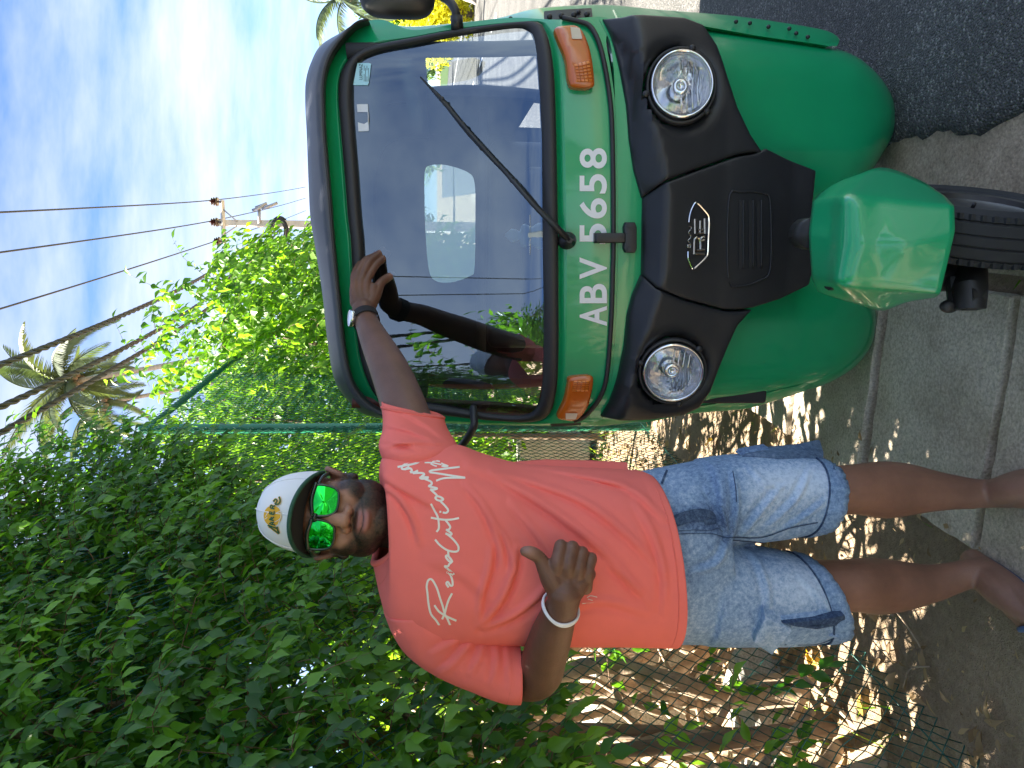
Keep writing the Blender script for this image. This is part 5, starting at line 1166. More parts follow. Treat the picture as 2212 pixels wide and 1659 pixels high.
# his right arm, fist with the thumb up
Yf = 1.43
A_([P4(950, 1375, 1.69, .050), P4(1040, 1430, 1.68, .055), P4(1135, 1462, 1.655, .050), P4(1165, 1455, 1.625, .048), P4(1176, 1420, 1.575, .046), P4(1190, 1375, 1.52, .042), P4(1208, 1325, 1.47, .034), P4(1217, 1300, 1.45, .031), P4(1219, 1280, 1.443, .034)], 44, 60)
for (mx_, my_), (px_, py_), r_, dd_ in (((1203, 1217), (1211, 1180), .0128, 0), ((1227, 1221), (1236, 1183), .0130, 0), ((1249, 1230), (1257, 1194), .0122, .004), ((1269, 1240), (1277, 1206), .0110, .010)):
    H_([P4(mx_ - 4, my_ + 30, Yf + .012 + dd_, r_ * 1.25), P4(mx_, my_, Yf - .004 + dd_, r_ * 1.15), P4((mx_ + px_) / 2, (my_ + py_) / 2, Yf + .002 + dd_, r_ * 1.0), P4(px_, py_, Yf + .010 + dd_, r_ * 1.02), P4(px_ + 1, py_ + 3, Yf + .030 + dd_, r_ * .98), P4(px_ - 2, py_ + 16, Yf + .044 + dd_, r_ * .92), P4(mx_, my_ + 4, Yf + .044 + dd_, r_ * .85)], 12, 26)
    H_([P4(1218, 1292, 1.445, .028), P4((mx_ + 1220) / 2, (my_ + 1285) / 2, Yf + .014, .0245), P4(mx_, my_, Yf + .008 + dd_, .0165)])
H_([P4(1214, 1285, 1.445, .024), P4(1192, 1250, Yf + .008, .0225), P4(1178, 1228, Yf + .004, .0165), P4(1166, 1206, Yf + .002, .0130), P4(1152, 1196, Yf, .0132), P4(1140, 1192, Yf - .002, .0118), P4(1134, 1191, Yf - .002, .0098)], 14, 30)
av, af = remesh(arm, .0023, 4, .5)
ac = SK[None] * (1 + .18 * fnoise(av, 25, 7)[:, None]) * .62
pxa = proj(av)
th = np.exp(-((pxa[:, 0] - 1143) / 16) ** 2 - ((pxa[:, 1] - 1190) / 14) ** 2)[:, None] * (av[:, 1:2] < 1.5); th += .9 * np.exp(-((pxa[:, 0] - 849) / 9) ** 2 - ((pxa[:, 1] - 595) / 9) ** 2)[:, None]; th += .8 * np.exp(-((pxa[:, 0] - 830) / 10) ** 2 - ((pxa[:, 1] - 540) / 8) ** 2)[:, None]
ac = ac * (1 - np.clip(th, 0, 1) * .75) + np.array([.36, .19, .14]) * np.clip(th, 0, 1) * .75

# torso and legs ---------------------------------------------------
bd = []
bd.append(limb([P4(900, 1140, 1.70, .065), P4(950, 1160, 1.69, .085), P4(1100, 1185, 1.68, .10), P4(1300, 1195, 1.68, .105), P4(1480, 1190, 1.70, .10)], 24, 24))
bd.append(limb([P4(935, 1370, 1.69, .05), P4(920, 1300, 1.70, .055), P4(910, 1150, 1.70, .06), P4(915, 1050, 1.70, .055), P4(915, 990, 1.69, .05)], 20, 24))
LEGR = [P4(1520, 1085, 1.69, .085), P4(1680, 1070, 1.68, .072), P4(1800, 1060, 1.665, .058), P4(1845, 1057, 1.665, .057), P4(1905, 1058, 1.695, .0665), P4(1960, 1057, 1.70, .061), P4(2030, 1061, 1.695, .046), P4(2100, 1066, 1.685, .036), P4(2145, 1066, 1.68, .0335), P4(2185, 1064, 1.68, .037)]
LEGL = [P4(1520, 1280, 1.69, .085), P4(1700, 1275, 1.69, .072), P4(1810, 1266, 1.68, .060), P4(1850, 1264, 1.685, .061), P4(1895, 1266, 1.72, .0655), P4(1950, 1265, 1.73, .058), P4(2010, 1260, 1.73, .045), P4(2060, 1248, 1.725, .037), P4(2090, 1240, 1.72, .035), P4(2120, 1238, 1.715, .037)]
for lg in (LEGR, LEGL): bd.append(limb(lg, 22, 60))
FEET = []
for (hx0, hy0), toe, in (((LEGR[-1][0], LEGR[-1][1]), (.05, -.20)), ((LEGL[-1][0], LEGL[-1][1]), (-.085, -.185))):
    h = np.array([hx0, hy0]); d_ = np.array(toe); d_ = d_ / np.linalg.norm(d_); nrm2 = np.array([-d_[1], d_[0]]); FEET.append((h, d_, nrm2))
    q = lambda a, b, zz, r_: (h[0] + d_[0] * a + nrm2[0] * b, h[1] + d_[1] * a + nrm2[1] * b, zz, r_)
    bd.append(limb([q(-.045, 0, .062, .030), q(.0, 0, .076, .031), q(.06, 0, .076, .033), q(.12, 0, .064, .028), q(.17, .0, .056, .020)], 18, 20))
    bd.append(limb([q(-.05, 0, .058, .026), q(.06, .018, .054, .026), q(.14, .022, .054, .022)], 14, 14)); bd.append(limb([q(-.02, 0, .055, .024), q(.07, -.02, .054, .024), q(.14, -.026, .054, .020)], 14, 14))
    for k, b in enumerate((.036, .016, -.002, -.019, -.034)):
        sgn = 1 if toe[0] < 0 else -1; bb = b * -sgn * -1
        bd.append(limb([q(.13, bb * .9, .054, .014), q(.17 - .008 * k, bb, .056, .0115 if k else .014), q(.20 - .012 * k, bb * 1.02, .050, .009 if k else .012)], 10, 10))
bv, bf = remesh(bd, .004, 4, .45)
bc = SK[None] * (1.02 + .22 * fnoise(bv, 14, 3)[:, None]); hi = sst(.16, .0, bv[:, 2])[:, None]; bc = bc * (1 - .55 * hi) + np.array([.26, .15, .115]) * .55 * hi
vv = np.vstack([hv, av, bv]); ff = [tuple(q) for q in hf] + [tuple(i + len(hv) for i in q) for q in af] + [tuple(i + len(hv) + len(av) for i in q) for q in bf]
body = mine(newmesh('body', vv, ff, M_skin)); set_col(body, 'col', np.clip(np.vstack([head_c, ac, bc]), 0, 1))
for q_, Y_ in (((1137, 1186), 0),): pass
# flip-flops
for h, d_, n2 in FEET:
    a = np.linspace(0, 2 * np.pi, 40, endpoint=False); lx = .075 + .145 * np.cos(a); ly = (.038 + .014 * np.cos(a)) * np.sin(a)
    pl = h[None] + lx[:, None] * d_ + ly[:, None] * n2
    RL = [np.c_[pl, np.full(40, zz)] for zz in (.030, .034, .040, .044)]; c0 = pl.mean(0); RL[0][:, :2] = c0 + (RL[0][:, :2] - c0) * .97; RL[3][:, :2] = c0 + (RL[3][:, :2] - c0) * .98
    mine(newmesh('sandal_sole', *rings(RL), M_flip, sharp=40))
    g3 = lambda a_, b_, z_: np.array([h[0] + d_[0] * a_ + n2[0] * b_, h[1] + d_[1] * a_ + n2[1] * b_, z_])
    for sd in (-1, 1): mine(newmesh('sandal_strap', *g_tube(spline([g3(.185, 0, .058), g3(.165, sd * .022, .078), g3(.14, sd * .046, .060), g3(.125, sd * .048, .045)], 16), .007, 8), M_flip))

# t-shirt -----------------------------------------------------------
def ell(A, B, Yc, rf, rb, n=120, ex=2.4, drop=0.0, Yz=None):
    a3 = pt(*A, Yc); b3 = pt(*B, Yc)
    if Yz: a3[2] = pt(*A, Yz)[2]; b3[2] = pt(*B, Yz)[2]
    c3 = (a3 + b3) / 2; u3 = (b3 - a3) / 2
    a = np.linspace(0, 2 * np.pi, n, endpoint=False); ca, sa = np.cos(a), np.sin(a)
    cx = np.sign(ca) * np.abs(ca) ** (2 / ex); sx = np.sign(sa) * np.abs(sa) ** (2 / ex)
    P_ = c3 + cx[:, None] * u3; P_[:, 1] += np.where(sx < 0, sx * rf, sx * rb); P_[:, 2] -= drop * np.clip(-sa, 0, 1) ** 1.5; return P_
TR = [((807, 1213), (829, 1063), 1.675, .070, .06, .050), ((812, 1236), (822, 1040), 1.675, .088, .08, .040), ((824, 1290), (822, 1008), 1.675, .105, .10, .026), ((842, 1340), (832, 985), 1.675, .115, .11, .014), ((880, 1378), (862, 970), 1.675, .125, .115, .006), ((930, 1392), (905, 964), 1.675, .135, .12, 0), ((1000, 1390), (985, 963), 1.67, .145, .12, 0), ((1080, 1384), (1040, 981), 1.67, .152, .125, 0), ((1150, 1384), (1122, 1003), 1.67, .158, .13, 0), ((1250, 1385), (1247, 1012), 1.67, .162, .13, 0), ((1350, 1385), (1351, 1016), 1.67, .158, .13, 0), ((1420, 1386), (1400, 1020), 1.67, .152, .13, .004), ((1472, 1384), (1428, 1029), 1.67, .15, .13, .010)]
NT = 260
keyr = [ell(A, B, Yc, f_, b_, NT, 2.3, dr, Yz=float(np.interp(A[0], [1150, 1470], [1.67, 1.575]))) for A, B, Yc, f_, b_, dr in TR]
K = np.array(keyr); dense = np.stack([spline(K[:, j], 150) for j in range(NT)], 1)
V = dense.reshape(-1, 3); 
def sc(cx, cy): return (746.7 + cx * .4167, 829.6 + cy * .4167)
FOLD = [([(640, 420), (820, 500), (1050, 640), (1300, 830), (1520, 1060)], 16, .011), ([(760, 450), (1000, 520), (1250, 620), (1480, 800), (1640, 980)], 13, .009), ([(620, 520), (720, 640), (790, 800), (810, 960)], 12, .008), ([(700, 1250), (800, 1120), (860, 980), (880, 850)], 13, .013), ([(720, 1260), (860, 1200), (980, 1110), (1060, 1020)], 13, .011), ([(690, 1230), (700, 1100), (740, 960), (760, 820)], 12, .009), ([(860, 620), (980, 760), (1080, 900), (1150, 1050)], 13, .007), ([(190, 520), (280, 590), (350, 700), (390, 830)], 10, .010), ([(170, 460), (260, 520), (370, 580), (470, 640)], 11, .009), ([(1500, 620), (1600, 800), (1650, 1000), (1650, 1180)], 12, .007), ([(1300, 480), (1500, 560), (1650, 700)], 12, .008), ([(1150, 1150), (1350, 1120), (1550, 1180)], 15, .006), ([(760, 700), (840, 820), (890, 1010)], 9, .007), ([(430, 900), (600, 980), (760, 1120)], 20, .005), ([(1000, 430), (1250, 480), (1450, 520)], 10, .009), ([(1300, 900), (1450, 1000), (1600, 1160)], 11, .006)]
def folds(V, FL, sign=-1):
    px = proj(V); d = np.zeros(len(V))
    for pts, wd, amp in FL:
        Kp = spline(np.array([sc(*p) for p in pts]), 40); best = np.full(len(V), 1e9); bi = np.zeros(len(V), int); sg_ = np.zeros(len(V))
        for i in range(39):
            a, b = Kp[i], Kp[i + 1]; e = b - a; t = np.clip(((px - a) @ e) / (e @ e), 0, 1); q = px - a - t[:, None] * e; dd = np.linalg.norm(q, axis=1); s_ = np.sign(e[0] * q[:, 1] - e[1] * q[:, 0])
            m_ = dd < best; best[m_] = dd[m_]; bi[m_] = i; sg_[m_] = s_[m_]
        fade = np.sin(np.pi * np.clip((bi + 1.5) / 41, 0, 1)) ** .6; sd = best * sg_
        d += amp * fade * (np.exp(-(sd / (wd * .55)) ** 2) - .75 * np.exp(-((sd - wd) / (wd * .6)) ** 2))
    return d
front = sst(1.70, 1.62, V[:, 1])
dsp = folds(V, FOLD) * front + .004 * fnoise(V, 9, 3) + .0018 * fnoise(V, 24, 8)
V[:, 1] -= dsp
GV = V.reshape(150, NT, 3)
ctr = GV.mean(1, keepdims=True); 
GV[-10:] += (GV[-10:] - ctr[-10:]) * np.linspace(0, .02, 10)[:, None, None]
V = GV.reshape(-1, 3)
f = [(i * NT + j, (i + 1) * NT + j, (i + 1) * NT + (j + 1) % NT, i * NT + (j + 1) % NT) for i in range(149) for j in range(NT)]
shirt = mine(newmesh('t_shirt', V, f, M_shirt)); sm_ = shirt.modifiers.new('s', 'SOLIDIFY'); sm_.thickness = .0025; sm_.offset = 1
SH = BVHTree.FromPolygons([tuple(p) for p in V], f)
def sub(o, par): o.parent = par; o.matrix_parent_inverse = MI if par.parent == man else Matrix.Identity(4); return o
def subS(o): o.parent = shirt; o.matrix_parent_inverse = (Matrix.Translation(man.location) @ MI).inverted(); o.matrix_parent_inverse = Matrix.Identity(4); return o
# the shirt's own transform is the identity in the place, so its pieces need no offset
subS(newmesh('collar', *g_tube(np.vstack([GV[0] + (GV[1] - GV[0]) * .3, GV[0][:1] + (GV[1][:1] - GV[0][:1]) * .3]), .0075, 8, False, 1.0), M_collar))
subS(newmesh('collar_seam', *g_tube(np.vstack([GV[9], GV[9][:1]]) + np.array([0, -.003, .001]), .0012, 5, False), M_collar))
subS(newmesh('hem_seam', *g_tube(np.vstack([GV[-5], GV[-5][:1]]) + np.array([0, -.003, 0]), .0014, 5, False), M_collar))
def sleeve(name, RG, FL, n=90, m=46, seed=0):
    Kk = np.array([ell(A, B, Yc, f_, b_, n, 2.2, 0) for A, B, Yc, f_, b_ in RG]); D = np.stack([spline(Kk[:, j], m) for j in range(n)], 1); Vv = D.reshape(-1, 3)
    dd = folds(Vv, FL) + .004 * fnoise(Vv, 16, seed) + .002 * fnoise(Vv, 40, seed + 2); Vv[:, 1] -= dd
    ff_ = [(i * n + j, (i + 1) * n + j, (i + 1) * n + (j + 1) % n, i * n + (j + 1) % n) for i in range(m - 1) for j in range(n)]
    o = subS(newmesh(name, Vv, ff_, M_shirt)); s2 = o.modifiers.new('s', 'SOLIDIFY'); s2.thickness = .003; s2.offset = 1
    D = Vv.reshape(m, n, 3); q = subS(newmesh('sleeve_seam', *g_tube(np.vstack([D[-5], D[-5][:1]]), .0035, 5, False), M_collar)); return o
sleeve('sleeve', [((840, 1020), (970, 1010), 1.675, .06, .08), ((826, 990), (985, 980), 1.685, .085, .09), ((818, 962), (988, 962), 1.70, .092, .09), ((826, 930), (975, 940), 1.735, .090, .09), ((827, 905), (965, 922), 1.765, .085, .085), ((825, 885), (960, 905), 1.79, .080, .08), ((824, 868), (957, 898), 1.81, .078, .078)], [([(180, 290), (280, 300), (400, 330)], 10, .008), ([(200, 210), (330, 240), (480, 300)], 9, .008), ([(190, 330), (330, 300), (500, 310)], 8, .007), ([(260, 130), (400, 200), (520, 280)], 10, .006)], seed=5)
sleeve('sleeve', [((832, 1315), (1010, 1290), 1.675, .11, .11), ((850, 1360), (1030, 1325), 1.68, .108, .108), ((880, 1405), (1062, 1348), 1.68, .10, .10), ((940, 1448), (1092, 1362), 1.675, .092, .095), ((1020, 1484), (1108, 1370), 1.67, .086, .09), ((1080, 1506), (1116, 1376), 1.665, .082, .086), ((1120, 1510), (1120, 1380), 1.66, .080, .085)], [([(700, 1260), (640, 1340), (560, 1440), (480, 1500)], 12, .009), ([(720, 1260), (700, 1380), (650, 1500)], 11, .009), ([(760, 1280), (780, 1420), (760, 1560)], 10, .007), ([(830, 1300), (840, 1440), (850, 1580)], 9, .006), ([(690, 1260), (560, 1330), (440, 1400)], 11, .007)], seed=11)
# loose back of the shirt seen past his side
patchv = [pt(1100, 1000, 1.74), pt(1180, 994, 1.76), pt(1280, 996, 1.77), pt(1355, 1000, 1.77), pt(1357, 1022, 1.74), pt(1280, 1020, 1.74), pt(1180, 1014, 1.74)]
subS(newmesh('shirt_back_hem', *rings([np.array(patchv), np.array(patchv) + np.array([0, .02, 0])]), M_shirt, smooth=False))
# script print on the chest
def onshirt(x, y, BV=SH, off_=.0035):
    r = ray(x, y); h = BV.ray_cast(Vector((0, 0, CAM_H)), Vector(r).normalized())
    return None if h[0] is None else np.array(h[0]) - unit(r) * off_
def ribbon(mb, pts, w_, BV=SH, n=None, off_=.0035, taper=True):
    Kp = spline(np.array(pts, float), n or max(8, int(len(pts) * 7))); T = np.gradient(Kp, axis=0); T /= np.linalg.norm(T, axis=1)[:, None] + 1e-9; Nn = np.c_[-T[:, 1], T[:, 0]]
    v = []; 
    for p, nn in zip(Kp, Nn):
        for s_ in (-1, 1):
            h = onshirt(*(p + nn * w_ * .5 * s_), BV, off_)
            v.append(h if h is not None else (v[-2] if len(v) > 1 else pt(p[0], p[1], 1.55)))
    f_ = [(2 * i, 2 * i + 1, 2 * i + 3, 2 * i + 2) for i in range(len(Kp) - 1)]; mb.add(v, front_face(v, f_))
def z1(*q): return [(857.3 + a * .15, 857.3 + b * .15) for a, b in q]
def z2(*q): return [(857.3 + a * .15, 1078.5 + b * .15) for a, b in q]
pr = MB()
STK = [[(949, 1351), (942, 1340)] + z2((490, 1650), (455, 1500), (440, 1350), (430, 1250), (450, 1170), (490, 1150), (530, 1190), (580, 1290), (620, 1420), (660, 1540), (690, 1650)) + [(967, 1338), (973, 1352)],
       z2((795, 1355), (745, 1450), (710, 1560), (690, 1640)) + [(955, 1338)], z2((540, 1525), (600, 1610), (670, 1660)) + [(970, 1334), (986, 1341)],
       z2((745, 1270), (712, 1215), (735, 1190), (770, 1240), (800, 1240), (800, 1180), (780, 1110), (750, 1065)), z2((715, 1050), (770, 1070), (825, 1095), (800, 1060), (740, 1010), (690, 965), (735, 965), (755, 930)), z2((755, 930), (790, 900), (770, 850), (720, 810), (705, 830), (740, 880), (780, 905), (795, 890), (750, 830), (740, 780), (740, 740)),
       z2((550, 580), (620, 660), (720, 730), (820, 755), (880, 740), (885, 680), (840, 610), (760, 530), (700, 490)), z2((700, 490), (770, 515), (785, 490), (715, 440), (745, 440), (768, 400), (740, 350), (700, 300)), z2((895, 270), (800, 290), (700, 295), (600, 285), (490, 265)), z2((490, 65), (540, 160), (590, 260), (605, 370), (600, 430), (570, 470)),
       z2((660, 190), (710, 195), (738, 160), (700, 100), (620, 20)), z2((612, 180), (640, 180)), z1((630, 1500), (575, 1480), (555, 1450), (590, 1432), (650, 1455), (665, 1480), (620, 1497)), z1((580, 1430), (560, 1400), (480, 1330)), z1((480, 1330), (530, 1335), (580, 1320), (520, 1300), (460, 1285), (500, 1258), (490, 1220), (400, 1180)), z1((460, 1160), (400, 1155), (335, 1160), (360, 1180), (430, 1170), (455, 1160)), z1((350, 1150), (395, 1115), (350, 1095), (230, 1100)), z1((305, 1060), (250, 1085), (190, 1085)), z1((190, 1085), (215, 1060), (190, 1030), (110, 1045)), z1((180, 1005), (110, 1040), (70, 1030), (90, 990), (180, 930), (260, 915), (315, 920), (300, 945), (220, 970), (110, 990), (10, 1010)),
       z1((565, 1208), (650, 1178), (760, 1165), (985, 1165)), z1((980, 1162), (800, 1135), (640, 1110), (470, 1085)), z1((470, 1085), (490, 1062), (680, 1035), (905, 1008)), z1((735, 995), (690, 985), (650, 995), (690, 1003), (735, 995), (660, 965), (640, 950)), z1((640, 975), (520, 950), (400, 945)), z1((575, 1000), (530, 985), (485, 960)), z1((620, 930), (560, 920), (515, 930), (545, 890), (440, 885), (515, 862), (410, 850), (465, 820), (320, 835)), z1((220, 865), (330, 850), (440, 818)), z1((325, 832), (385, 800), (290, 792))]
for k, s_ in enumerate(STK[:20]): ribbon(pr, s_, 4.4)
subS(pr.build('script_print', M_print, None, smooth=False)); pr = MB()
for k, s_ in enumerate(STK[20:]): ribbon(pr, s_, 4.2 if k < 3 else 3.0)
subS(pr.build('script_print', M_print, None, smooth=False)); pr = MB()
for q in ([(1292, 1302), (1262, 1303.5), (1258, 1304)], [(1290, 1290), (1276, 1287), (1268, 1291)], [(1280, 1297), (1270, 1294)]): ribbon(pr, q, 1.4)
subS(pr.build('small_print', M_print, None, smooth=False))

# shorts --------------------------------------------------------------
def body_rings(RG, n=64, m=40): 
    Kk = np.array([ell(A, B, Yc, f_, b_, n, 2.2, dr, Yz=float(np.interp(A[0], [1400, 1750], [1.62, 1.595]))) for A, B, Yc, f_, b_, dr in RG]); D = np.stack([spline(Kk[:, j], m) for j in range(n)], 1); return D
Dl = body_rings([((1540, 1388), (1545, 1150), 1.685, .125, .13, 0), ((1600, 1390), (1600, 1166), 1.685, .12, .125, 0), ((1650, 1390), (1640, 1174), 1.685, .115, .12, 0), ((1720, 1389), (1705, 1184), 1.685, .112, .118, 0), ((1790, 1384), (1750, 1194), 1.685, .110, .115, .0), ((1840, 1372), (1783, 1203), 1.685, .108, .112, .008)])
Dr = body_rings([((1540, 1190), (1540, 990), 1.685, .122, .13, 0), ((1600, 1172), (1610, 982), 1.685, .118, .125, 0), ((1660, 1168), (1680, 980), 1.68, .115, .12, 0), ((1720, 1162), (1740, 981), 1.675, .112, .118, 0), ((1765, 1152), (1790, 986), 1.67, .110, .115, .0), ((1785, 1147), (1815, 999), 1.665, .108, .112, .003)])
Dp = body_rings([((1400, 1384), (1390, 1022), 1.685, .138, .13, 0), ((1460, 1385), (1450, 1010), 1.685, .138, .132, 0), ((1530, 1387), (1520, 997), 1.685, .13, .13, 0), ((1575, 1388), (1570, 987), 1.685, .115, .12, 0)], 96, 24)
DFOLD = [([(0, 0), (1, 1)], 1, 0)]
pc = [rings(list(Dl)), rings(list(Dr)), rings(list(Dp))]
sv_, sf_ = remesh(pc, .005, 6, .5)
px = proj(sv_)
def dc(cx, cy): return (1327 + cx * .4, 885 + cy * .4)
def dfold(V_, FL):
    global sc
    old = sc; sc = dc; d = folds(V_, FL); sc = old; return d
fr_ = sst(1.70, 1.62, sv_[:, 1])
sv_[:, 1] -= (dfold(sv_, [([(500, 420), (580, 560), (620, 690)], 9, .010), ([(640, 330), (660, 500), (640, 680)], 10, .010), ([(900, 420), (780, 560), (680, 690)], 11, .010), ([(1050, 330), (980, 480), (820, 640)], 10, .009), ([(620, 700), (560, 820), (430, 880)], 12, .008), ([(640, 700), (760, 800), (820, 950), (830, 1080)], 12, .008), ([(700, 700), (900, 740), (1050, 800)], 10, .006), ([(1000, 900), (1100, 1000), (1180, 1120)], 12, .005), ([(720, 300), (820, 400), (900, 420)], 10, .006), ([(1150, 480), (1050, 560), (900, 660)], 9, .007)]) * fr_) + .003 * fnoise(sv_, 14, 6)
shorts = mine(newmesh('shorts', sv_, sf_, M_den))
q = proj(sv_); wash = np.full(len(sv_), .20)
for cx, cy, rx, ry, a in ((1000, 380, 330, 130, .22), (1000, 960, 300, 130, .20), (560, 420, 160, 160, -.10), (560, 900, 200, 160, -.06), (450, 580, 160, 60, -.22), (500, 620, 120, 40, -.15), (600, 690, 60, 60, -.1)):
    X_, Y_ = dc(cx, cy); wash += a * np.exp(-((q[:, 0] - X_) / (rx * .4)) ** 2 - ((q[:, 1] - Y_) / (ry * .4)) ** 2)
set_col(shorts, 'wash', np.clip(wash, 0, 1))
DB = BVHTree.FromPolygons([tuple(p) for p in sv_], sf_)
def subD(o, w_=.12):
    o.parent = shorts; set_col(o, 'wash', np.full(len(o.data.vertices), w_)); return o
# seams and fly as raised threads
def thread(pts, wd, m, name='seam', off_=.003):
    mb = MB(); ribbon(mb, [dc(*p) for p in pts], wd, DB, 40, off_); return subD(mb.build(name, m, None, smooth=True), .0)
thread([(335, 672), (430, 668), (530, 670), (600, 690), (640, 690)], 2.0, M_den2); thread([(345, 655), (430, 650), (520, 652), (560, 640), (585, 660)], 1.6, M_den2)
thread([(330, 600), (430, 570), (510, 575), (520, 620)], 26, M_den2, 'fly'); thread([(640, 690), (800, 690), (950, 640), (1100, 610)], 2.2, M_den2); thread([(640, 705), (820, 725), (950, 765), (1065, 795)], 2.2, M_den2)
thread([(255, 400), (270, 360), (285, 325)], 5, M_den2, 'pocket_seam'); thread([(385, 1090), (375, 1160), (360, 1230)], 5, M_den2, 'pocket_seam')
for sm_pts in ([(760, 1250), (815, 1114), (960, 1190)], [(800, 1245), (835, 1150), (935, 1200)], [(885, 1142), (1080, 1120), (1245, 1098)], [(905, 1162), (1080, 1150), (1255, 1135)], [(920, 1270), (1090, 1268), (1205, 1228)], [(1185, 280), (1190, 400), (1170, 520), (1120, 620)], [(640, 330), (655, 420), (660, 500)]): thread(sm_pts, 2.0, M_den2)
# frayed hems
for D in (Dl, Dr):
    Rb = [D[-6], D[-4], D[-2], D[-1] + np.array([0, 0, -.006]), D[-1] + np.array([0, 0, -.004])]
    ks = [1.015, 1.05, 1.055, 1.05, .95]; RL = []
    for Rr, k in zip(Rb, ks):
        c0 = Rr.mean(0); E_ = c0 + (Rr - c0) * k; a = np.arange(len(Rr)); wv = .0022 * np.sin(a * 2.6) + .0016 * np.sin(a * 1.1 + 1); E_ = E_ + (unit(Rr - c0)) * wv[:, None] * (k > 1.02); E_[:, 1] -= .002; RL.append(E_)
    hb = newmesh('hem', *rings(RL, False), M_den); subD(hb, .15)
    c0 = Rb[0].mean(0); subD(newmesh('hem_stitch', *g_tube(np.vstack([c0 + (Rb[0] - c0) * 1.022, (c0 + (Rb[0] - c0) * 1.022)[:1]]), .0022, 5, False), M_den2), 0)
# cargo pockets
def slabpoly(name, pts, thick, m, w_=.15, lift=.008):
    Pp = []
    for a, b, Yq in pts:
        h_ = onshirt(*dc(a, b), DB, lift); Pp.append(h_ if h_ is not None else pt(*dc(a, b), Yq))
    Pp = np.array(Pp); n = len(Pp); c0 = Pp.mean(0); nrm = np.zeros(3)
    for i in range(n): nrm += np.cross(Pp[i] - c0, Pp[(i + 1) % n] - c0)
    nrm = unit(nrm); nrm = nrm if nrm[1] < 0 else -nrm
    RL = [Pp - nrm * thick, Pp, c0 + (Pp - c0) * .93 + nrm * .0035, c0 + (Pp - c0) * .5 + nrm * .006]; v, f = rings(RL); o = newmesh(name, v, f, m, sharp=50); return subD(o, w_)
slabpoly('pocket_flap', [(815, 1112, 1.585), (870, 1140, 1.572), (962, 1190, 1.568), (905, 1255, 1.585), (850, 1322, 1.62), (800, 1290, 1.64), (752, 1252, 1.66)], .03, M_den, .26, .026)
slabpoly('cargo_pocket', [(885, 1140, 1.588), (1080, 1120, 1.588), (1245, 1098, 1.595), (1280, 1150, 1.60), (1210, 1225, 1.64), (1090, 1272, 1.67), (940, 1280, 1.665), (915, 1250, 1.655)], .035, M_den, .2, .014)
slabpoly('pocket_gusset', [(905, 1148, 1.580), (1080, 1130, 1.578), (1240, 1106, 1.585), (1265, 1150, 1.587), (1090, 1182, 1.578), (960, 1166, 1.575)], .02, M_den2, .0, .021)
slabpoly('cargo_pocket', [(690, 250, 1.66), (700, 232, 1.68), (830, 205, 1.69), (1000, 188, 1.69), (1110, 165, 1.69), (1130, 232, 1.67), (1128, 262, 1.64), (900, 262, 1.63), (760, 252, 1.64)], .04, M_den2, .2)
slabpoly('pocket_flap', [(680, 246, 1.645), (700, 226, 1.665), (830, 202, 1.68), (832, 214, 1.67), (740, 238, 1.64)], .02, M_den, .1)

# cap ---------------------------------------------------------------
def capv(u, a):      # u 0 rim .. 1 top
    k = math.cos(u * math.pi / 2) ** .62; h = math.sin(u * math.pi / 2) ** 1.0
    ca, sa = math.cos(a), math.sin(a); frontal = max(0, sa)
    return (.0860 * k * np.sign(ca) * abs(ca) ** .95, -.012 + (.100 + .006 * frontal) * k * sa - .012 * h * 0, .016 + .022 * max(0, sa) + (.112 - .012 * max(0, sa)) * h)
RL = []
for u in np.linspace(0, .985, 30): RL.append(hw(np.array([capv(u, a) for a in np.linspace(0, 2 * np.pi, 96, endpoint=False)])))
v, f = rings(RL, False); top = len(v); v = np.vstack([v, RL[-1].mean(0)]); f += [(29 * 96 + j, 29 * 96 + (j + 1) % 96, top) for j in range(96)]
cap = mine(newmesh('cap_crown', v, f, M_capw)); CB = BVHTree.FromPolygons([tuple(p) for p in v], f)
for a in (90, 35, 145, 215, 325):
    Kq = np.array([capv(u, R(a)) for u in np.linspace(.02, .98, 24)]); Kq = Kq * 1.004 + np.array([0, 0, .0006]); o = newmesh('panel_seam', *g_tube(hw(Kq), .0011, 5), M_capw); o.parent = cap
o = newmesh('cap_button', *ellipsoid(hw((0, -.012, .129)), (.007, .007, .004)), M_capw); o.parent = cap
top_, bot_ = [], []
NA = 48; A_s = np.linspace(R(8), R(172), NA); BR = []
for w_ in np.linspace(0, 1, 14):
    row = []
    for a in A_s:
        bx_, by_, bz_ = capv(0.02, a); rr_ = math.sin(a) ** .7; ln_ = .058 * rr_
        x_ = bx_ * (1 + .04 * w_ * rr_); y_ = by_ + ln_ * w_; z_ = bz_ - .005 + .016 * w_ * rr_ - .30 * (bx_ ** 2) / .0074 * .0074 * 10 * w_ * .35 + .0
        row.append((x_, y_, z_))
    BR.append(hw(np.array(row)))
v = np.vstack(BR); f = [(i * NA + j, i * NA + j + 1, (i + 1) * NA + j + 1, (i + 1) * NA + j) for i in range(13) for j in range(NA - 1)]
o = newmesh('cap_brim', v, f, M_capg); o.parent = cap; s3 = o.modifiers.new('s', 'SOLIDIFY'); s3.thickness = .004; s3.offset = 0; o.data.materials.append(M_capu)
v2 = v - hz_ * .0032; o = newmesh('brim_underside', v2[NA * 0:NA * 13], [q for q in f if max(q) < NA * 13], M_capu); o.parent = cap
o = newmesh('brim_edge', *g_tube(BR[-1], .0042, 8), M_capg); o.parent = cap
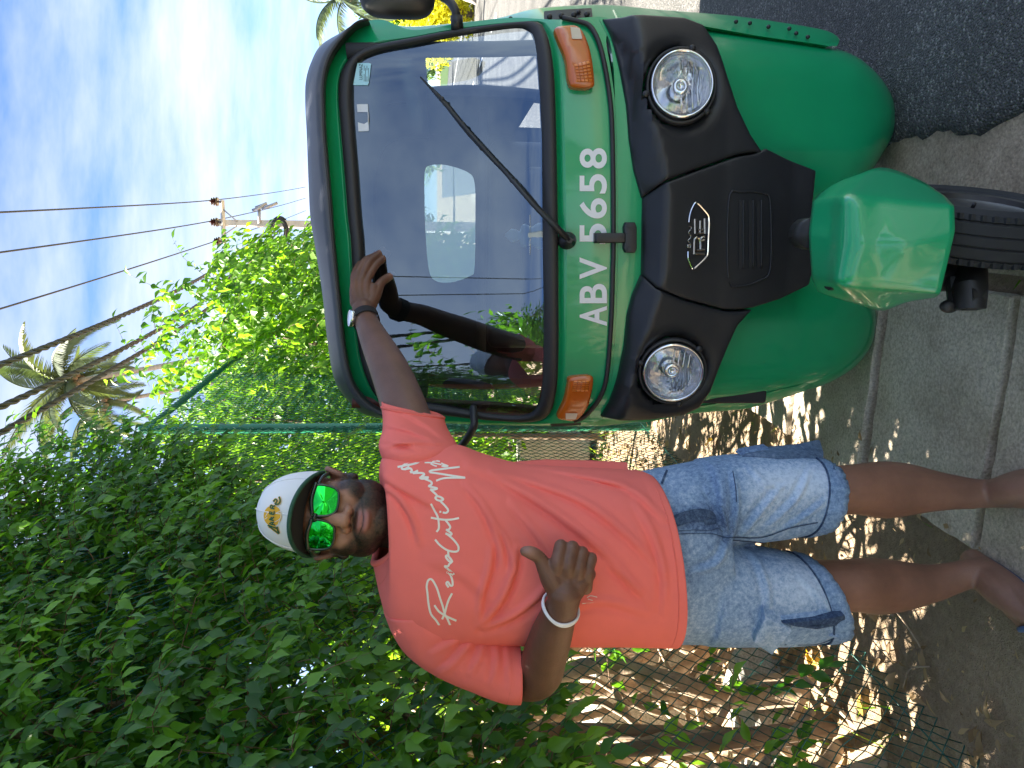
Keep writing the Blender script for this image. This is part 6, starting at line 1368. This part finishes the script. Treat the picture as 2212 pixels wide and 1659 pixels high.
# embroidered emblem
def ec(*q): return [(553.1 + a * .08336, 1050.9 + b * .08336) for a, b in q]
mb = MB(); cc = ec((430, 760))[0]; an = np.linspace(0, 2 * np.pi, 40, endpoint=False)
def disc_on(r1, r2, off_, m, name):
    pv_ = [onshirt(*cc, CB, off_)] + [onshirt(cc[0] + r1 * k * math.cos(a), cc[1] + r2 * k * math.sin(a), CB, off_) for k in (.5, 1) for a in an]
    if any(q is None for q in pv_): print('MISS emblem'); pv_ = [q if q is not None else pt(cc[0], cc[1], 1.56) for q in pv_]
    f_ = [(0, 1 + j, 1 + (j + 1) % 40) for j in range(40)] + [(1 + j, 41 + j, 41 + (j + 1) % 40, 1 + (j + 1) % 40) for j in range(40)]; o = newmesh(name, pv_, front_face(pv_, f_), m, smooth=False); o.parent = cap
disc_on(20.6, 23.2, .0012, M_capw, 'emblem_edge'); disc_on(19.6, 22.2, .0018, M_gold, 'emblem_ball')
mb = MB()
for s_ in (ec((470, 710), (560, 670), (640, 640)), ec((480, 920), (560, 880), (630, 820)), ec((240, 780), (290, 690), (310, 640)), ec((220, 850), (290, 800)), ec((560, 500), (630, 620), (640, 780), (560, 1010))): ribbon(mb, s_, 1.1, CB, 12, .0024)
o = mb.build('emblem_lines', M_capw, None, smooth=False); o.parent = cap
LET = (((300, 1000), (420, 1045), (540, 1090)), ((540, 1040), (560, 1130), (590, 1225)), ((330, 1030), (440, 1110), (590, 1225)), ((340, 955), (420, 985), (490, 1000)), ((370, 930), (470, 930)), ((425, 930), (430, 985)), ((335, 850), (460, 885)), ((400, 790), (370, 850)), ((400, 850), (465, 790)), ((345, 705), (465, 725)), ((365, 640), (350, 705)), ((410, 655), (405, 710)), ((470, 640), (462, 725)), ((370, 555), (475, 580)), ((370, 555), (385, 490), (430, 510), (425, 565)), ((430, 530), (490, 495)), ((450, 395), (500, 330), (545, 370), (490, 460)), ((490, 465), (580, 450), (625, 370), (595, 260)))
for w_, m, nm, of in ((5.2, M_gold, 'emblem_letters_edge', .0030), (3.0, M_dgrn, 'emblem_letters', .0038)):
    mb = MB()
    for s_ in LET: ribbon(mb, ec(*s_), w_, CB, 10, of)
    o = mb.build(nm, m, None, smooth=False); o.parent = cap

# sunglasses ----------------------------------------------------------
def lensloop(s_, k=1.0, n=48):
    pts = [(-.027, .021), (.0, .0235), (.024, .0215), (.0285, .012), (.026, -.010), (.018, -.0215), (.0, -.0245), (-.017, -.022), (-.0255, -.010), (-.0285, .010)]
    Q = np.array(pts) * k; K_ = spline(np.vstack([Q[-2:], Q, Q[:3]]), 200); i0 = np.argmin(np.linalg.norm(K_[:60] - Q[0], axis=1)); i1 = 120 + np.argmin(np.linalg.norm(K_[120:] - Q[0], axis=1)); K_ = K_[i0:i1]
    K_ = K_[np.linspace(0, len(K_) - 1, n).astype(int)]
    xx = K_[:, 0] * s_ + s_ * .0335; zz_ = K_[:, 1] - .004; yy = .099 - 4.2 * (xx ** 2) - .04 * np.abs(zz_) ; return np.stack([xx, yy, zz_], -1)
gl = mine(newmesh('sunglasses', *g_tube(hw([(-.0075, .0985, .010), (0, .1005, .0125), (.0075, .0985, .010)]), .0045, 8), M_frame))
for s_ in (-1, 1):
    Lp = lensloop(s_); cen = Lp.mean(0) + np.array([0, .0025, 0]); v = []; nL = len(Lp)
    RLl = [cen + (Lp - cen) * k + np.array([0, .0015 * (1 - k * k), 0]) for k in (1, .75, .5, .25)]; v, f = rings([hw(r_) for r_ in RLl], False); v = np.vstack([v, hw(cen + np.array([0, .0015, 0]))]); f = f + [(3 * nL + j, 3 * nL + (j + 1) % nL, 4 * nL) for j in range(nL)]
    o = newmesh('lens', v, front_face(v, f), M_lensg); o.parent = gl
    Lf = np.vstack([lensloop(s_, 1.06), lensloop(s_, 1.06)[:1]]); o = newmesh('lens_rim', *g_tube(hw(Lf), .0026, 8, False), M_frame); o.parent = gl
    o = newmesh('brow_bar', *g_tube(hw(spline([(s_ * .006, .098, .0165), (s_ * .034, .0945, .0225), (s_ * .066, .080, .019)], 14)), np.linspace(.0035, .0045, 14), 8), M_frame); o.parent = gl
    o = newmesh('temple', *g_tube(hw(spline([(s_ * .065, .081, .014), (s_ * .078, .055, .010), (s_ * .0835, .01, .006), (s_ * .083, -.02, .0)], 16)), .0042, 8, True), M_frame); o.parent = gl

# watch and cord ---------------------------------------------------------
wc3 = pt(790, 690, YH - .095); wax = unit(pt(786, 668, YH - .070) - pt(802, 718, 2.07))
fdir = unit(pt(755, 690, YH - .115) - wc3); fdir = unit(fdir - wax * (fdir @ wax)); sdir = np.cross(wax, fdir)
a = np.linspace(0, 2 * np.pi, 49); RLw = []
for o1, o2 in ((-.0145, 0), (-.0135, .003), (.0135, .003), (.0145, 0)): RLw.append(wc3 + wax * o1 + (.0345 + o2) * (np.cos(a[:-1])[:, None] * fdir + np.sin(a[:-1])[:, None] * sdir))
mine(newmesh('watch_strap', *rings(RLw, False), M_strap, sharp=40))
def wd(prof): return rings([wc3 + fdir * (.0365 + h_) + r_ * (np.cos(a[:-1])[:, None] * wax + np.sin(a[:-1])[:, None] * sdir) for r_, h_ in prof], False)
wo_ = mine(newmesh('watch_case', *wd([(.020, -.006), (.0245, .000), (.0245, .006), (.0225, .009), (.0195, .0085)]), M_silver, sharp=40))
wq = newmesh('watch_dial', *wd([(.0200, .0080), (.001, .0084)]), M_dial); wq.parent = wo_
bc3 = pt(1211, 1314, 1.463); bax = unit(pt(1219, 1285, 1.444) - pt(1196, 1360, 1.505)); b1 = unit(np.cross(bax, np.array([0, 1.0, 0]))); b2 = np.cross(bax, b1)
for k, t_ in enumerate((0, .5)):
    aa = np.linspace(0, 2 * np.pi, 60); tilt = .22 * np.cos(aa + .6) + (.05 * np.sin(3 * aa + k))
    mine(newmesh('wrist_cord', *g_tube(bc3 + .0365 * (np.cos(aa)[:, None] * b1 + np.sin(aa)[:, None] * b2) + bax * (.0365 * tilt[:, None] + .004 * k), .0026, 8, False), M_cord))
